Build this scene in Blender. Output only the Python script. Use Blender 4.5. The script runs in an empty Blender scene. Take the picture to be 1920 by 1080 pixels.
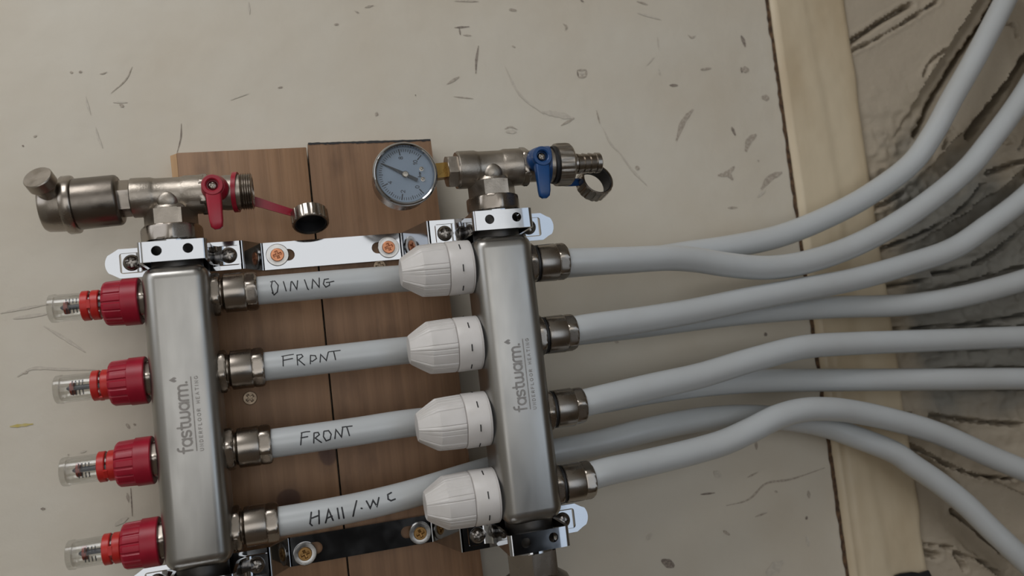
import bpy, bmesh, math, random
import numpy as np
from mathutils import Matrix, Vector

random.seed(7); np.random.seed(7)
S = 0.001            # everything below is written in millimetres
H = 1250.0           # height of the phone above the floor
PI = math.pi
sc = bpy.context.scene
C = sc.collection

# ------------------------------------------------------------------ camera
F, YAW, PITCH, ROLL = 1491.0, 0.2645, 0.0690, 0.1136
CAM = np.array([0.0, -606.8, 0.0])
_fwd = np.array([math.sin(YAW)*math.cos(PITCH), math.cos(YAW)*math.cos(PITCH), math.sin(PITCH)])
_r0 = np.array([math.cos(YAW), -math.sin(YAW), 0.0]); _u0 = np.cross(_r0, _fwd)
_right = math.cos(ROLL)*_r0 - math.sin(ROLL)*_u0
_up = math.sin(ROLL)*_r0 + math.cos(ROLL)*_u0
cd = bpy.data.cameras.new('camera'); cam = bpy.data.objects.new('camera', cd); C.objects.link(cam)
cd.sensor_width = 36; cd.lens = F/1920*36; cd.clip_start = 0.01; cd.clip_end = 50
m3 = Matrix((( _right[0], _up[0], -_fwd[0]), (_right[1], _up[1], -_fwd[1]), (_right[2], _up[2], -_fwd[2])))
cam.matrix_world = Matrix.Translation(Vector((0, CAM[1]*S, H*S))) @ m3.to_4x4()
cd.dof.use_dof = True; cd.dof.focus_distance = 0.54; cd.dof.aperture_fstop = 6.0
sc.camera = cam

def U(px, py, y):
    """a place seen at pixel px,py on the upright plane at depth y (mm)"""
    v = _fwd + _right*(px-960)/F - _up*(py-540)/F
    t = (y-CAM[1])/v[1]
    return np.array([v[0]*t, y, v[2]*t])

# ------------------------------------------------------------------ light and exposure
w = bpy.data.worlds.new('world'); sc.world = w; w.use_nodes = True
w.node_tree.nodes['Background'].inputs[0].default_value = (0.75, 0.85, 1.0, 1)
w.node_tree.nodes['Background'].inputs[1].default_value = 0.5
def area(name, loc, target, sx, sy, power, col):
    l = bpy.data.lights.new(name, 'AREA'); l.shape = 'RECTANGLE'; l.size = sx*S; l.size_y = sy*S
    l.energy = power; l.color = col
    o = bpy.data.objects.new(name, l); C.objects.link(o)
    o.location = (loc[0]*S, loc[1]*S, (loc[2]+H)*S)
    d = Vector((target[0]-loc[0], target[1]-loc[1], target[2]-loc[2]))
    o.rotation_euler = d.to_track_quat('-Z', 'Y').to_euler()
    return o
# daylight through the window in the left wall and the window behind on the right
area('window_daylight', (-880, -800, 640), (0, -800, 640), 800, 900, 2.4, (0.97, 0.98, 1.0))
area('roof_window_daylight', (-500, -820, 1140), (-500, -820, 0), 700, 700, 8.3, (0.99, 0.98, 0.97))
area('window_daylight_rear', (1450, -2580, -60), (1450, 0, -60), 1100, 1700, 4.2, (0.74, 0.86, 1.0))
area('window_daylight_middle', (-50, -2580, -60), (-50, 0, -60), 1800, 1700, 10.0, (1.0, 0.955, 0.88))
vs = sc.view_settings
vs.view_transform = 'Standard'; vs.look = 'None'; vs.gamma = 1.0; vs.use_curve_mapping = False
vs.exposure = 0.0
sc.cycles.max_bounces = 8; sc.cycles.diffuse_bounces = 4; sc.cycles.glossy_bounces = 5
sc.cycles.transparent_max_bounces = 12; sc.cycles.caustics_reflective = False

# ------------------------------------------------------------------ materials
def lin(r, g, b):
    f = lambda c: (c/255/12.92) if c/255 <= 0.04045 else ((c/255+0.055)/1.055)**2.4
    return (f(r), f(g), f(b), 1.0)
MATS = {}
def mat(name, col, metal=0.0, rough=0.5, bump=None, spec=None, coat=0.0, var=None, rvar=None, **kw):
    """bump=(scale xyz, strength mm), var=(scale, second colour, lo, hi)"""
    m = bpy.data.materials.new(name); m.use_nodes = True; MATS[name] = m
    nt = m.node_tree; p = nt.nodes['Principled BSDF']
    p.inputs['Base Color'].default_value = col; p.inputs['Metallic'].default_value = metal
    p.inputs['Roughness'].default_value = rough
    if spec is not None: p.inputs['Specular IOR Level'].default_value = spec
    if coat: p.inputs['Coat Weight'].default_value = coat; p.inputs['Coat Roughness'].default_value = 0.15
    tc = nt.nodes.new('ShaderNodeTexCoord')
    def noise(scale, detail=4, rgh=0.55):
        mp = nt.nodes.new('ShaderNodeMapping'); mp.inputs['Scale'].default_value = scale if isinstance(scale, tuple) else (scale,)*3
        n = nt.nodes.new('ShaderNodeTexNoise'); n.inputs['Scale'].default_value = 1.0; n.inputs['Detail'].default_value = detail
        n.inputs['Roughness'].default_value = rgh
        nt.links.new(tc.outputs['Object'], mp.inputs[0]); nt.links.new(mp.outputs[0], n.inputs['Vector'])
        return n.outputs['Fac']
    if bump:
        b = nt.nodes.new('ShaderNodeBump'); b.inputs['Distance'].default_value = bump[1]*S; b.inputs['Strength'].default_value = 1.0
        nt.links.new(noise(bump[0]), b.inputs['Height']); nt.links.new(b.outputs[0], p.inputs['Normal'])
    def ramp(fac, a, bcol, lo, hi):
        r = nt.nodes.new('ShaderNodeValToRGB'); r.color_ramp.elements[0].position = lo; r.color_ramp.elements[1].position = hi
        r.color_ramp.elements[0].color = a; r.color_ramp.elements[1].color = bcol
        nt.links.new(fac, r.inputs[0]); return r.outputs[0]
    if var:
        nt.links.new(ramp(noise(var[0]), col, var[1], var[2], var[3]), p.inputs['Base Color'])
    if rvar:
        nt.links.new(ramp(noise(rvar[0]), (rvar[1],)*3+(1,), (rvar[2],)*3+(1,), 0.35, 0.65), p.inputs['Roughness'])
    return m

mat('wall_paint', lin(205, 198, 184), rough=0.6, bump=((55,)*3, 0.55), var=((9,)*3, lin(198, 188, 171), 0.35, 0.7))
mat('room_paint', lin(205, 202, 194), rough=0.7, var=((2,)*3, lin(196, 190, 180), 0.3, 0.7))
mat('ceiling_paint', lin(225, 224, 220), rough=0.8, var=((2,)*3, lin(215, 213, 208), 0.3, 0.7))
mat('floor_boards', lin(120, 104, 88), rough=0.6, var=((20, 2, 1), lin(104, 90, 76), 0.3, 0.7))
mat('shade_wall_paint', lin(112, 100, 84), rough=0.7, var=((3,)*3, lin(98, 88, 74), 0.3, 0.7))  # kept dark so the added shading wall bounces little light
mat('dark_panel', lin(26, 26, 30), rough=0.6, var=((8,)*3, lin(20, 20, 24), 0.3, 0.7))
mat('trim_paint', lin(210, 195, 168), rough=0.45, bump=((30, 30, 12), 0.8), var=((16, 16, 6), lin(190, 171, 141), 0.4, 0.68))
mat('gap_dirt', lin(64, 48, 36), rough=0.9, var=((200,)*3, lin(110, 84, 60), 0.4, 0.65))
mat('mark_dark', lin(122, 111, 102), rough=0.8, var=((500,)*3, lin(158, 147, 135), 0.4, 0.65))
mat('mark_mid', lin(158, 147, 134), rough=0.8, var=((500,)*3, lin(186, 176, 162), 0.4, 0.65))
mat('mark_faint', lin(188, 180, 167), rough=0.7, var=((300,)*3, lin(200, 192, 178), 0.4, 0.65))
mat('mark_yellow', lin(190, 172, 96), rough=0.7, var=((200,)*3, lin(196, 184, 140), 0.4, 0.7))
mat('steel', lin(164, 162, 158), 1.0, 0.34, bump=((160, 160, 12), 0.05), rvar=((40, 40, 14), 0.28, 0.42))
mat('steel_dark', lin(80, 78, 76), 1.0, 0.4, rvar=((60,)*3, 0.35, 0.5))
mat('nickel', lin(158, 150, 141), 1.0, 0.26, rvar=((90,)*3, 0.24, 0.29))
mat('nickel_satin', lin(158, 150, 140), 1.0, 0.36, bump=((900,)*3, 0.09), rvar=((120,)*3, 0.3, 0.44))
mat('nickel_air', lin(122, 115, 107), 1.0, 0.33, bump=((700,)*3, 0.05), rvar=((120,)*3, 0.28, 0.4))
mat('chrome', lin(178, 180, 183), 1.0, 0.07, rvar=((50,)*3, 0.045, 0.11))
mat('screw_steel', lin(140, 135, 130), 1.0, 0.25, rvar=((200,)*3, 0.2, 0.32))
mat('washer_zinc', lin(176, 174, 171), 1.0, 0.22, bump=((500,)*3, 0.02), rvar=((200,)*3, 0.18, 0.27))
mat('screw_copper', lin(200, 138, 104), 1.0, 0.35, rvar=((200,)*3, 0.3, 0.42))
mat('screw_zinc', lin(138, 122, 104), 1.0, 0.4, rvar=((200,)*3, 0.35, 0.5))
mat('screw_brass', lin(150, 116, 72), 1.0, 0.4, rvar=((200,)*3, 0.35, 0.5))
mat('brass', lin(186, 150, 86), 1.0, 0.28, rvar=((200,)*3, 0.22, 0.36))
mat('rubber', lin(22, 22, 24), rough=0.5, var=((100,)*3, lin(30, 30, 32), 0.4, 0.6))
mat('etch', lin(138, 134, 130), 0.9, 0.45, var=((300,)*3, lin(128, 124, 120), 0.4, 0.6))
mat('pen', lin(26, 26, 30), rough=0.5, var=((300,)*3, lin(48, 48, 52), 0.45, 0.7))
mat('red_plastic', lin(158, 24, 46), rough=0.38, spec=0.4, var=((80,)*3, lin(148, 20, 42), 0.4, 0.6))
mat('orange_plastic', lin(190, 44, 38), rough=0.35, spec=0.4, var=((80,)*3, lin(180, 40, 36), 0.4, 0.6))
mat('red_lever', lin(160, 20, 46), rough=0.32, spec=0.5, var=((80,)*3, lin(150, 18, 42), 0.4, 0.6))
mat('blue_plastic', lin(12, 66, 122), rough=0.32, spec=0.5, var=((80,)*3, lin(10, 60, 112), 0.4, 0.6))
mat('white_plastic', lin(214, 210, 207), rough=0.36, spec=0.5, var=((60,)*3, lin(208, 204, 200), 0.4, 0.6))
mat('pipe_plastic', lin(191, 195, 197), rough=0.28, spec=0.5, var=((14,)*3, lin(187, 190, 191), 0.4, 0.6))
mat('dial', lin(132, 145, 162), rough=0.6, var=((60,)*3, lin(127, 140, 157), 0.4, 0.6))
mat('ink', lin(30, 32, 38), rough=0.5, var=((300,)*3, lin(40, 42, 48), 0.4, 0.6))
mat('rod_dark', lin(44, 48, 60), rough=0.35, var=((300,)*3, lin(30, 32, 42), 0.4, 0.6))
mat('indicator', lin(150, 62, 44), rough=0.45, var=((300,)*3, lin(132, 52, 40), 0.4, 0.6))
mat('fresh_wood', lin(196, 160, 122), rough=0.6, bump=((300, 60, 20), 0.2), var=((120, 60, 10), lin(178, 142, 104), 0.35, 0.7))
mat('black_tape', lin(16, 16, 18), rough=0.5, var=((60,)*3, lin(24, 24, 26), 0.4, 0.6))
mat('window_frame', lin(230, 230, 228), rough=0.4, var=((10,)*3, lin(222, 222, 220), 0.4, 0.6))

def thin_clear(name, tint, fac, base=0.04, pwr=3.0):
    m = bpy.data.materials.new(name); m.use_nodes = True; MATS[name] = m; nt = m.node_tree; nt.nodes.clear()
    out = nt.nodes.new('ShaderNodeOutputMaterial'); mix = nt.nodes.new('ShaderNodeMixShader')
    tr = nt.nodes.new('ShaderNodeBsdfTransparent'); gl = nt.nodes.new('ShaderNodeBsdfGlossy'); fr = nt.nodes.new('ShaderNodeLayerWeight')
    pw = nt.nodes.new('ShaderNodeMath'); pw.operation = 'POWER'; pw.inputs[1].default_value = pwr
    ml = nt.nodes.new('ShaderNodeMath'); ml.operation = 'MULTIPLY_ADD'; ml.inputs[1].default_value = fac; ml.inputs[2].default_value = base
    tr.inputs[0].default_value = tint; gl.inputs['Roughness'].default_value = 0.08; fr.inputs[0].default_value = 0.5
    nt.links.new(fr.outputs['Facing'], pw.inputs[0]); nt.links.new(pw.outputs[0], ml.inputs[0])
    nt.links.new(ml.outputs[0], mix.inputs[0]); nt.links.new(tr.outputs[0], mix.inputs[1]); nt.links.new(gl.outputs[0], mix.inputs[2])
    nt.links.new(mix.outputs[0], out.inputs[0])
thin_clear('clear_plastic', (0.93, 0.93, 0.92, 1), 0.65, 0.04, 2.0)
thin_clear('gauge_glass', (0.97, 0.98, 0.98, 1), 0.25, 0.012)

def wood_material(name, knots, c1, c2, dark):
    m = bpy.data.materials.new(name); m.use_nodes = True; MATS[name] = m; nt = m.node_tree; N = nt.nodes; L = nt.links
    p = N['Principled BSDF']; p.inputs['Roughness'].default_value = 0.55
    tc = N.new('ShaderNodeTexCoord')
    def mapped(scale):
        mp = N.new('ShaderNodeMapping'); mp.inputs['Scale'].default_value = scale; L.new(tc.outputs['Object'], mp.inputs[0]); return mp.outputs[0]
    warp = N.new('ShaderNodeTexNoise'); warp.inputs['Scale'].default_value = 1; warp.inputs['Detail'].default_value = 2; L.new(mapped((14, 14, 5)), warp.inputs['Vector'])
    wv = N.new('ShaderNodeTexWave'); wv.bands_direction = 'X'; wv.inputs['Scale'].default_value = 1.0; wv.inputs['Distortion'].default_value = 7.0
    wv.inputs['Detail'].default_value = 3.0; wv.inputs['Detail Scale'].default_value = 1.2; L.new(mapped((22, 22, 2.2)), wv.inputs['Vector'])
    fine = N.new('ShaderNodeTexNoise'); fine.inputs['Scale'].default_value = 1; fine.inputs['Detail'].default_value = 5; L.new(mapped((420, 420, 14)), fine.inputs['Vector'])
    r1 = N.new('ShaderNodeValToRGB'); r1.color_ramp.elements[0].color = c1; r1.color_ramp.elements[1].color = c2
    r1.color_ramp.elements[0].position = 0.1; r1.color_ramp.elements[1].position = 0.95; L.new(wv.outputs['Fac'], r1.inputs[0])
    r2 = N.new('ShaderNodeValToRGB'); r2.color_ramp.elements[0].color = (0.84, 0.83, 0.82, 1); r2.color_ramp.elements[1].color = (1.04, 1.03, 1.02, 1)
    r2.color_ramp.elements[0].position = 0.3; r2.color_ramp.elements[1].position = 0.65; L.new(fine.outputs['Fac'], r2.inputs[0])
    mx = N.new('ShaderNodeMix'); mx.data_type = 'RGBA'; mx.blend_type = 'MULTIPLY'; mx.inputs[0].default_value = 0.8
    L.new(r1.outputs[0], mx.inputs[6]); L.new(r2.outputs[0], mx.inputs[7]); col = mx.outputs[2]
    # stains
    st = N.new('ShaderNodeTexNoise'); st.inputs['Scale'].default_value = 1; st.inputs['Detail'].default_value = 5; L.new(mapped((45, 45, 22)), st.inputs['Vector'])
    r3 = N.new('ShaderNodeValToRGB'); r3.color_ramp.elements[0].color = (1, 1, 1, 1); r3.color_ramp.elements[1].color = (0.62, 0.58, 0.55, 1)
    r3.color_ramp.elements[0].position = 0.55; r3.color_ramp.elements[1].position = 0.78; L.new(st.outputs['Fac'], r3.inputs[0])
    mx2 = N.new('ShaderNodeMix'); mx2.data_type = 'RGBA'; mx2.blend_type = 'MULTIPLY'; mx2.inputs[0].default_value = 1.0
    L.new(col, mx2.inputs[6]); L.new(r3.outputs[0], mx2.inputs[7]); col = mx2.outputs[2]
    for (kx, kz, rx, rz) in knots:
        mp = N.new('ShaderNodeMapping'); mp.vector_type = 'POINT'
        mp.inputs['Location'].default_value = (-kx/rx, 0, -kz/rz); mp.inputs['Scale'].default_value = (1000/rx, 0, 1000/rz)
        L.new(tc.outputs['Object'], mp.inputs[0])
        ln = N.new('ShaderNodeVectorMath'); ln.operation = 'LENGTH'; L.new(mp.outputs[0], ln.inputs[0])
        rr = N.new('ShaderNodeValToRGB'); cr = rr.color_ramp
        cr.elements[0].position = 0.0; cr.elements[0].color = (0.9, 0.9, 0.9, 1); cr.elements[1].position = 1.0; cr.elements[1].color = (0, 0, 0, 1)
        e = cr.elements.new(0.45); e.color = (0.75, 0.75, 0.75, 1); e = cr.elements.new(0.55); e.color = (0.22, 0.22, 0.22, 1)
        L.new(ln.outputs['Value'], rr.inputs[0])
        mk = N.new('ShaderNodeMix'); mk.data_type = 'RGBA'; L.new(rr.outputs[0], mk.inputs[0]); L.new(col, mk.inputs[6]); mk.inputs[7].default_value = dark
        col = mk.outputs[2]
    L.new(col, p.inputs['Base Color'])
    b = N.new('ShaderNodeBump'); b.inputs['Distance'].default_value = 0.25*S; L.new(fine.outputs['Fac'], b.inputs['Height']); L.new(b.outputs[0], p.inputs['Normal'])

# ------------------------------------------------------------------ geometry helpers (mm)
def join(*gs):
    V = []; Fc = []; n = 0
    for v, f in gs:
        V.append(np.asarray(v, float)); Fc += [tuple(i+n for i in q) for q in f]; n += len(v)
    return np.vstack(V), Fc
def move(g, d): return np.asarray(g[0], float)+np.asarray(d, float), g[1]
def orient(g, direction, origin=(0, 0, 0), upref=(0, 0, 1)):
    """local +x becomes direction"""
    d = np.asarray(direction, float); d /= np.linalg.norm(d); u = np.asarray(upref, float)
    if abs(d@u) > 0.98: u = np.array([0, -1.0, 0])
    z = u-d*(u@d); z /= np.linalg.norm(z); y = np.cross(z, d)
    v = np.asarray(g[0], float)
    return v[:, :1]*d + v[:, 1:2]*y + v[:, 2:3]*z + np.asarray(origin, float), g[1]
def rotx(g, a):
    c, s = math.cos(a), math.sin(a); v = np.asarray(g[0], float).copy(); y, z = v[:, 1].copy(), v[:, 2].copy()
    v[:, 1] = c*y-s*z; v[:, 2] = s*y+c*z; return v, g[1]
def lathe(prof, seg=40, rf=None, close=True):
    """revolve (t, r) about local x; rf(i, theta, r) may change the radius"""
    V = []; Fc = []; n = len(prof)
    for i, (t, r) in enumerate(prof):
        for k in range(seg):
            a = 2*PI*k/seg; q = rf(i, a, r) if rf else r
            V.append((t, q*math.cos(a), q*math.sin(a)))
    for i in range(n-1):
        for k in range(seg):
            k2 = (k+1) % seg
            Fc.append((i*seg+k, i*seg+k2, (i+1)*seg+k2, (i+1)*seg+k))
    if close:
        Fc.append(tuple(range(seg))[::-1]); Fc.append(tuple((n-1)*seg+k for k in range(seg)))
    return np.array(V), Fc
def ringlathe(prof, seg=40, rf=None):
    """closed profile loop (a ring)"""
    V, Fc = lathe(list(prof), seg, rf, close=False); n = len(prof)
    for k in range(seg):
        k2 = (k+1) % seg
        Fc.append(((n-1)*seg+k, (n-1)*seg+k2, k2, k))
    return V, Fc
def nut(t0, t1, R, n=6, rot=0.0, ch=1.2, seg=None, hole=0.0):
    """chamfered n-sided nut between t0 and t1, corner radius R, about local x"""
    seg = seg or n*8
    ap = R*math.cos(PI/n)
    def poly(a):
        a = (a-rot) % (2*PI/n)
        return ap/math.cos(a-PI/n)
    lo = ap*0.985
    prof = [(t0, lo), (t0+ch*0.35, (lo+R)/2), (t0+ch, R), (t1-ch, R), (t1-ch*0.35, (lo+R)/2), (t1, lo)]
    return lathe(prof, seg, lambda i, a, r: min(poly(a), r))
def rbox(cx, cy, cz, sx, sy, sz, bev=1.0, seg=3):
    bm = bmesh.new(); bmesh.ops.create_cube(bm, size=1.0)
    bmesh.ops.scale(bm, vec=(sx, sy, sz), verts=bm.verts)
    if bev > 0: bmesh.ops.bevel(bm, geom=list(bm.edges), offset=bev, segments=seg, profile=0.5, affect='EDGES')
    bm.verts.index_update(); V = np.array([v.co[:] for v in bm.verts])+np.array([cx, cy, cz]); Fc = [tuple(v.index for v in f.verts) for f in bm.faces]
    bm.free(); return V, Fc
def spline(pts, sub=10):
    P = [np.asarray(p, float) for p in pts]; P = [2*P[0]-P[1]]+P+[2*P[-1]-P[-2]]; out = []
    for i in range(1, len(P)-2):
        p0, p1, p2, p3 = P[i-1:i+3]
        d = [max(np.linalg.norm(b-a), 1e-6)**0.5 for a, b in ((p0, p1), (p1, p2), (p2, p3))]
        t1 = d[0]; t2 = t1+d[1]; t3 = t2+d[2]
        for k in range(sub):
            t = t1+(t2-t1)*k/sub
            A1 = (t1-t)/t1*p0+t/t1*p1; A2 = (t2-t)/(t2-t1)*p1+(t-t1)/(t2-t1)*p2; A3 = (t3-t)/(t3-t2)*p2+(t-t2)/(t3-t2)*p3
            B1 = (t2-t)/t2*A1+t/t2*A2; B2 = (t3-t)/(t3-t1)*A2+(t-t1)/(t3-t1)*A3
            out.append((t2-t)/(t2-t1)*B1+(t-t1)/(t2-t1)*B2)
    out.append(P[-2]); return np.array(out)
def tube(path, r, seg=20, sx=1.0, cap=True):
    P = np.asarray(path, float); n = len(P); rr = r if hasattr(r, '__len__') else [r]*n
    T = np.gradient(P, axis=0); T /= np.linalg.norm(T, axis=1)[:, None]
    u = np.array([0, 0, 1.0]); u = u-T[0]*(u@T[0])
    if np.linalg.norm(u) < 1e-3: u = np.array([0, 1.0, 0])-T[0]*T[0][1]
    u /= np.linalg.norm(u); V = []; Fc = []
    for i in range(n):
        u = u-T[i]*(u@T[i]); u /= np.linalg.norm(u); b = np.cross(T[i], u)
        for k in range(seg):
            a = 2*PI*k/seg; V.append(P[i]+rr[i]*(math.cos(a)*u*sx+math.sin(a)*b))
    for i in range(n-1):
        for k in range(seg):
            k2 = (k+1) % seg; Fc.append((i*seg+k, i*seg+k2, (i+1)*seg+k2, (i+1)*seg+k))
    if cap: Fc.append(tuple(range(seg))[::-1]); Fc.append(tuple((n-1)*seg+k for k in range(seg)))
    return np.array(V), Fc
def strip(path, z0, z1, th):
    """sheet of thickness th bent along path [(x, y)...], between heights z0 and z1"""
    P = np.asarray(path, float); T = np.gradient(P, axis=0); T /= np.linalg.norm(T, axis=1)[:, None]
    Nn = np.stack([-T[:, 1], T[:, 0]], 1)       # towards the wall for a left-to-right path
    V = []; Fc = []
    for i, p in enumerate(P):
        q = p+Nn[i]*th
        V += [(p[0], p[1], z0), (p[0], p[1], z1), (q[0], q[1], z1), (q[0], q[1], z0)]
    for i in range(len(P)-1):
        a = 4*i; b = a+4
        for k in range(4): Fc.append((a+k, a+(k+1) % 4, b+(k+1) % 4, b+k))
    Fc += [(0, 1, 2, 3), tuple(4*(len(P)-1)+k for k in (3, 2, 1, 0))]
    return np.array(V), Fc
def bend(pts, rad=2.5, n=4):
    """round the corners of a polyline"""
    P = [np.asarray(p, float) for p in pts]; out = [P[0]]
    for a, b, c in zip(P, P[1:], P[2:]):
        d1 = (a-b); l1 = np.linalg.norm(d1); d2 = (c-b); l2 = np.linalg.norm(d2); q = min(rad, l1*0.45, l2*0.45)
        s = b+d1/l1*q; e = b+d2/l2*q
        for k in range(n+1):
            t = k/n; out.append((1-t)**2*s+2*t*(1-t)*b+t*t*e)
    out.append(P[-1]); return np.array(out)
def plate(outline, holes, y, th):
    """flat sheet in the x-z plane, front at depth y, with real holes"""
    bm = bmesh.new(); edges = []
    for loop in [outline]+holes:
        vs_ = [bm.verts.new((p[0], y, p[1])) for p in loop]
        for i in range(len(vs_)): edges.append(bm.edges.new((vs_[i], vs_[(i+1) % len(vs_)])))
    bmesh.ops.triangle_fill(bm, use_beauty=True, use_dissolve=False, edges=edges)
    r = bmesh.ops.extrude_face_region(bm, geom=list(bm.faces))
    bmesh.ops.translate(bm, vec=(0, th, 0), verts=[e for e in r['geom'] if isinstance(e, bmesh.types.BMVert)])
    bm.verts.index_update(); V = np.array([v.co[:] for v in bm.verts]); Fc = [tuple(v.index for v in f.verts) for f in bm.faces]
    bm.free(); return V, Fc
def circ(cx, cz, r, n=24, a0=0.0, a1=2*PI, end=False):
    return [(cx+r*math.cos(a0+(a1-a0)*k/(n-(1 if end else 0))), cz+r*math.sin(a0+(a1-a0)*k/(n-(1 if end else 0)))) for k in range(n)]
def rrect(cx, cz, w_, h_, r, n=4):
    o = []
    for sx, sz, a in ((1, 1, 0), (-1, 1, PI/2), (-1, -1, PI), (1, -1, 3*PI/2)):
        o += circ(cx+sx*(w_/2-r), cz+sz*(h_/2-r), r, n+1, a, a+PI/2, True)
    return o
def stadium(x0, x1, cz, r, n=10):
    return circ(x1-r, cz, r, n, -PI/2, PI/2, True)+circ(x0+r, cz, r, n, PI/2, 3*PI/2, True)
def strokes(polys, width, mapf, disc=8, nd=None, step=0.012):
    """flat pen strokes with mitred bends and round ends, each 2-D point put in place by mapf(u, v)"""
    V = []; Fc = []; lift = []; h = width/2
    for si, P in enumerate(polys):
        P = [np.asarray(p, float) for p in P]
        Q = [P[0]]
        for p in P[1:]:
            if np.linalg.norm(p-Q[-1]) > 1e-6: Q.append(p)
        if len(Q) < 2: continue
        closed = np.linalg.norm(Q[0]-Q[-1]) < 1e-4 and len(Q) > 3
        if closed: Q = Q[:-1]
        n = len(Q); b = len(V)
        for i in range(n):
            a = Q[i-1] if (i > 0 or closed) else None; c = Q[(i+1) % n] if (i < n-1 or closed) else None
            d1 = (Q[i]-a)/np.linalg.norm(Q[i]-a) if a is not None else None
            d2 = (c-Q[i])/np.linalg.norm(c-Q[i]) if c is not None else None
            d1 = d2 if d1 is None else d1; d2 = d1 if d2 is None else d2
            m = np.array([-(d1+d2)[1], (d1+d2)[0]]); l = np.linalg.norm(m)
            m = np.array([-d1[1], d1[0]]) if l < 1e-3 else m/l
            k = min(1/max(m@np.array([-d1[1], d1[0]]), 0.3), 2.2)
            V += [Q[i]+m*h*k, Q[i]-m*h*k]
        for i in range(n if closed else n-1):
            j_ = (i+1) % n; Fc.append((b+2*i, b+2*i+1, b+2*j_+1, b+2*j_))
        if not closed:
            for i, e, sg in ((0, Q[0]-Q[1], 1), (n-1, Q[-1]-Q[-2], -1)):
                e = e/np.linalg.norm(e); l_ = V[b+2*i]-Q[i]; q = len(V)
                V += [Q[i]+l_*0.7+e*h*0.7, Q[i]+e*h, Q[i]-l_*0.7+e*h*0.7]
                Fc.append((b+2*i, q, q+1, q+2, b+2*i+1))
        lift += [si]*(len(V)-b)
    R_ = np.array([mapf(p[0], p[1]) for p in V])
    if nd is not None: R_ = R_+np.asarray(nd, float)*np.array(lift)[:, None]*step
    return R_, Fc
def crosshead(R, dome, seg=48, rings=14, cw=0.17, depth=1.0, flat=0.0):
    """screw head about local x (facing +x) with a sunk cross"""
    V = [(dome-depth, 0, 0)]; Fc = []; rs = [R*(i+1)/rings for i in range(rings)]
    for r in rs:
        for k in range(seg):
            a = 2*PI*k/seg; y, z = r*math.cos(a), r*math.sin(a)
            t = dome*math.sqrt(max(0, 1-(r/R)**2)) if not flat else dome*(1 if r < R*0.93 else 0.4)
            arm = min(abs(y), abs(z)) < cw*R and max(abs(y), abs(z)) < 0.58*R
            if arm: t = min(t, dome)-depth*(1-0.5*r/R)
            V.append((t, y, z))
    for k in range(seg): Fc.append((0, 1+k, 1+(k+1) % seg))
    for i in range(rings-1):
        for k in range(seg):
            k2 = (k+1) % seg; Fc.append((1+i*seg+k, 1+(i+1)*seg+k, 1+(i+1)*seg+k2, 1+i*seg+k2))
    b = len(V)
    for k in range(seg): a = 2*PI*k/seg; V.append((-2.0, R*math.cos(a), R*math.sin(a)))
    for k in range(seg):
        k2 = (k+1) % seg; Fc.append((1+(rings-1)*seg+k, b+k, b+k2, 1+(rings-1)*seg+k2))
    Fc.append(tuple(range(b, b+seg)))
    return np.array(V), Fc

# ------------------------------------------------------------------ object helpers
def place(o, org): o.location = (org[0]*S, org[1]*S, (org[2]+H)*S)
def tag(o, label=None, cat=None, group=None, kind=None):
    if label: o['label'] = label
    if cat: o['category'] = cat
    if group: o['group'] = group
    if kind: o['kind'] = kind
    return o
def mesh(name, g, m, angle=35, recalc=True):
    me = bpy.data.meshes.new(name); me.from_pydata((np.asarray(g[0])*S).tolist(), [], [tuple(f) for f in g[1]])
    if recalc:
        bm = bmesh.new(); bm.from_mesh(me); bmesh.ops.recalc_face_normals(bm, faces=bm.faces); bm.to_mesh(me); bm.free()
    me.materials.append(MATS[m])
    if angle:
        me.shade_smooth(); me.set_sharp_from_angle(angle=math.radians(angle))
    return me
def part(name, g, m, parent, angle=35, recalc=True, label=None):
    o = bpy.data.objects.new(name, mesh(name, g, m, angle, recalc)); C.objects.link(o); o.parent = parent
    if label: o['label'] = label
    return o
def single(name, g, m, org=(0, 0, 0), angle=35, recalc=True, **kw):
    """one-mesh thing, g relative to org"""
    o = bpy.data.objects.new(name, mesh(name, g, m, angle, recalc)); C.objects.link(o); place(o, org); return tag(o, **kw)
def thing(name, org, label, cat, group=None):
    o = bpy.data.objects.new(name, None); o.empty_display_size = 0.01; C.objects.link(o); place(o, org)
    return tag(o, label, cat, group)
def dup(root, org, label, roll=None):
    r = root.copy(); C.objects.link(r); place(r, org); r['label'] = label
    for ch in list(root.children):
        c = ch.copy(); C.objects.link(c); c.parent = r
        for gch in list(ch.children):
            d = gch.copy(); C.objects.link(d); d.parent = c
    return r
def box(x0, x1, y0, y1, z0, z1): return rbox((x0+x1)/2, (y0+y1)/2, (z0+z1)/2, x1-x0, y1-y0, z1-z0, 0)

# ------------------------------------------------------------------ assembly numbers
LX, LY = -72.0, -61.0          # left bar axis
RX, RY = 133.0, -90.0          # right bar axis
PZ = [53.2, 3.2, -46.8, -96.8] # port heights
ZT, ZB = 80.6, -125.6          # bracket heights
ZTEE = 119.5

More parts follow.
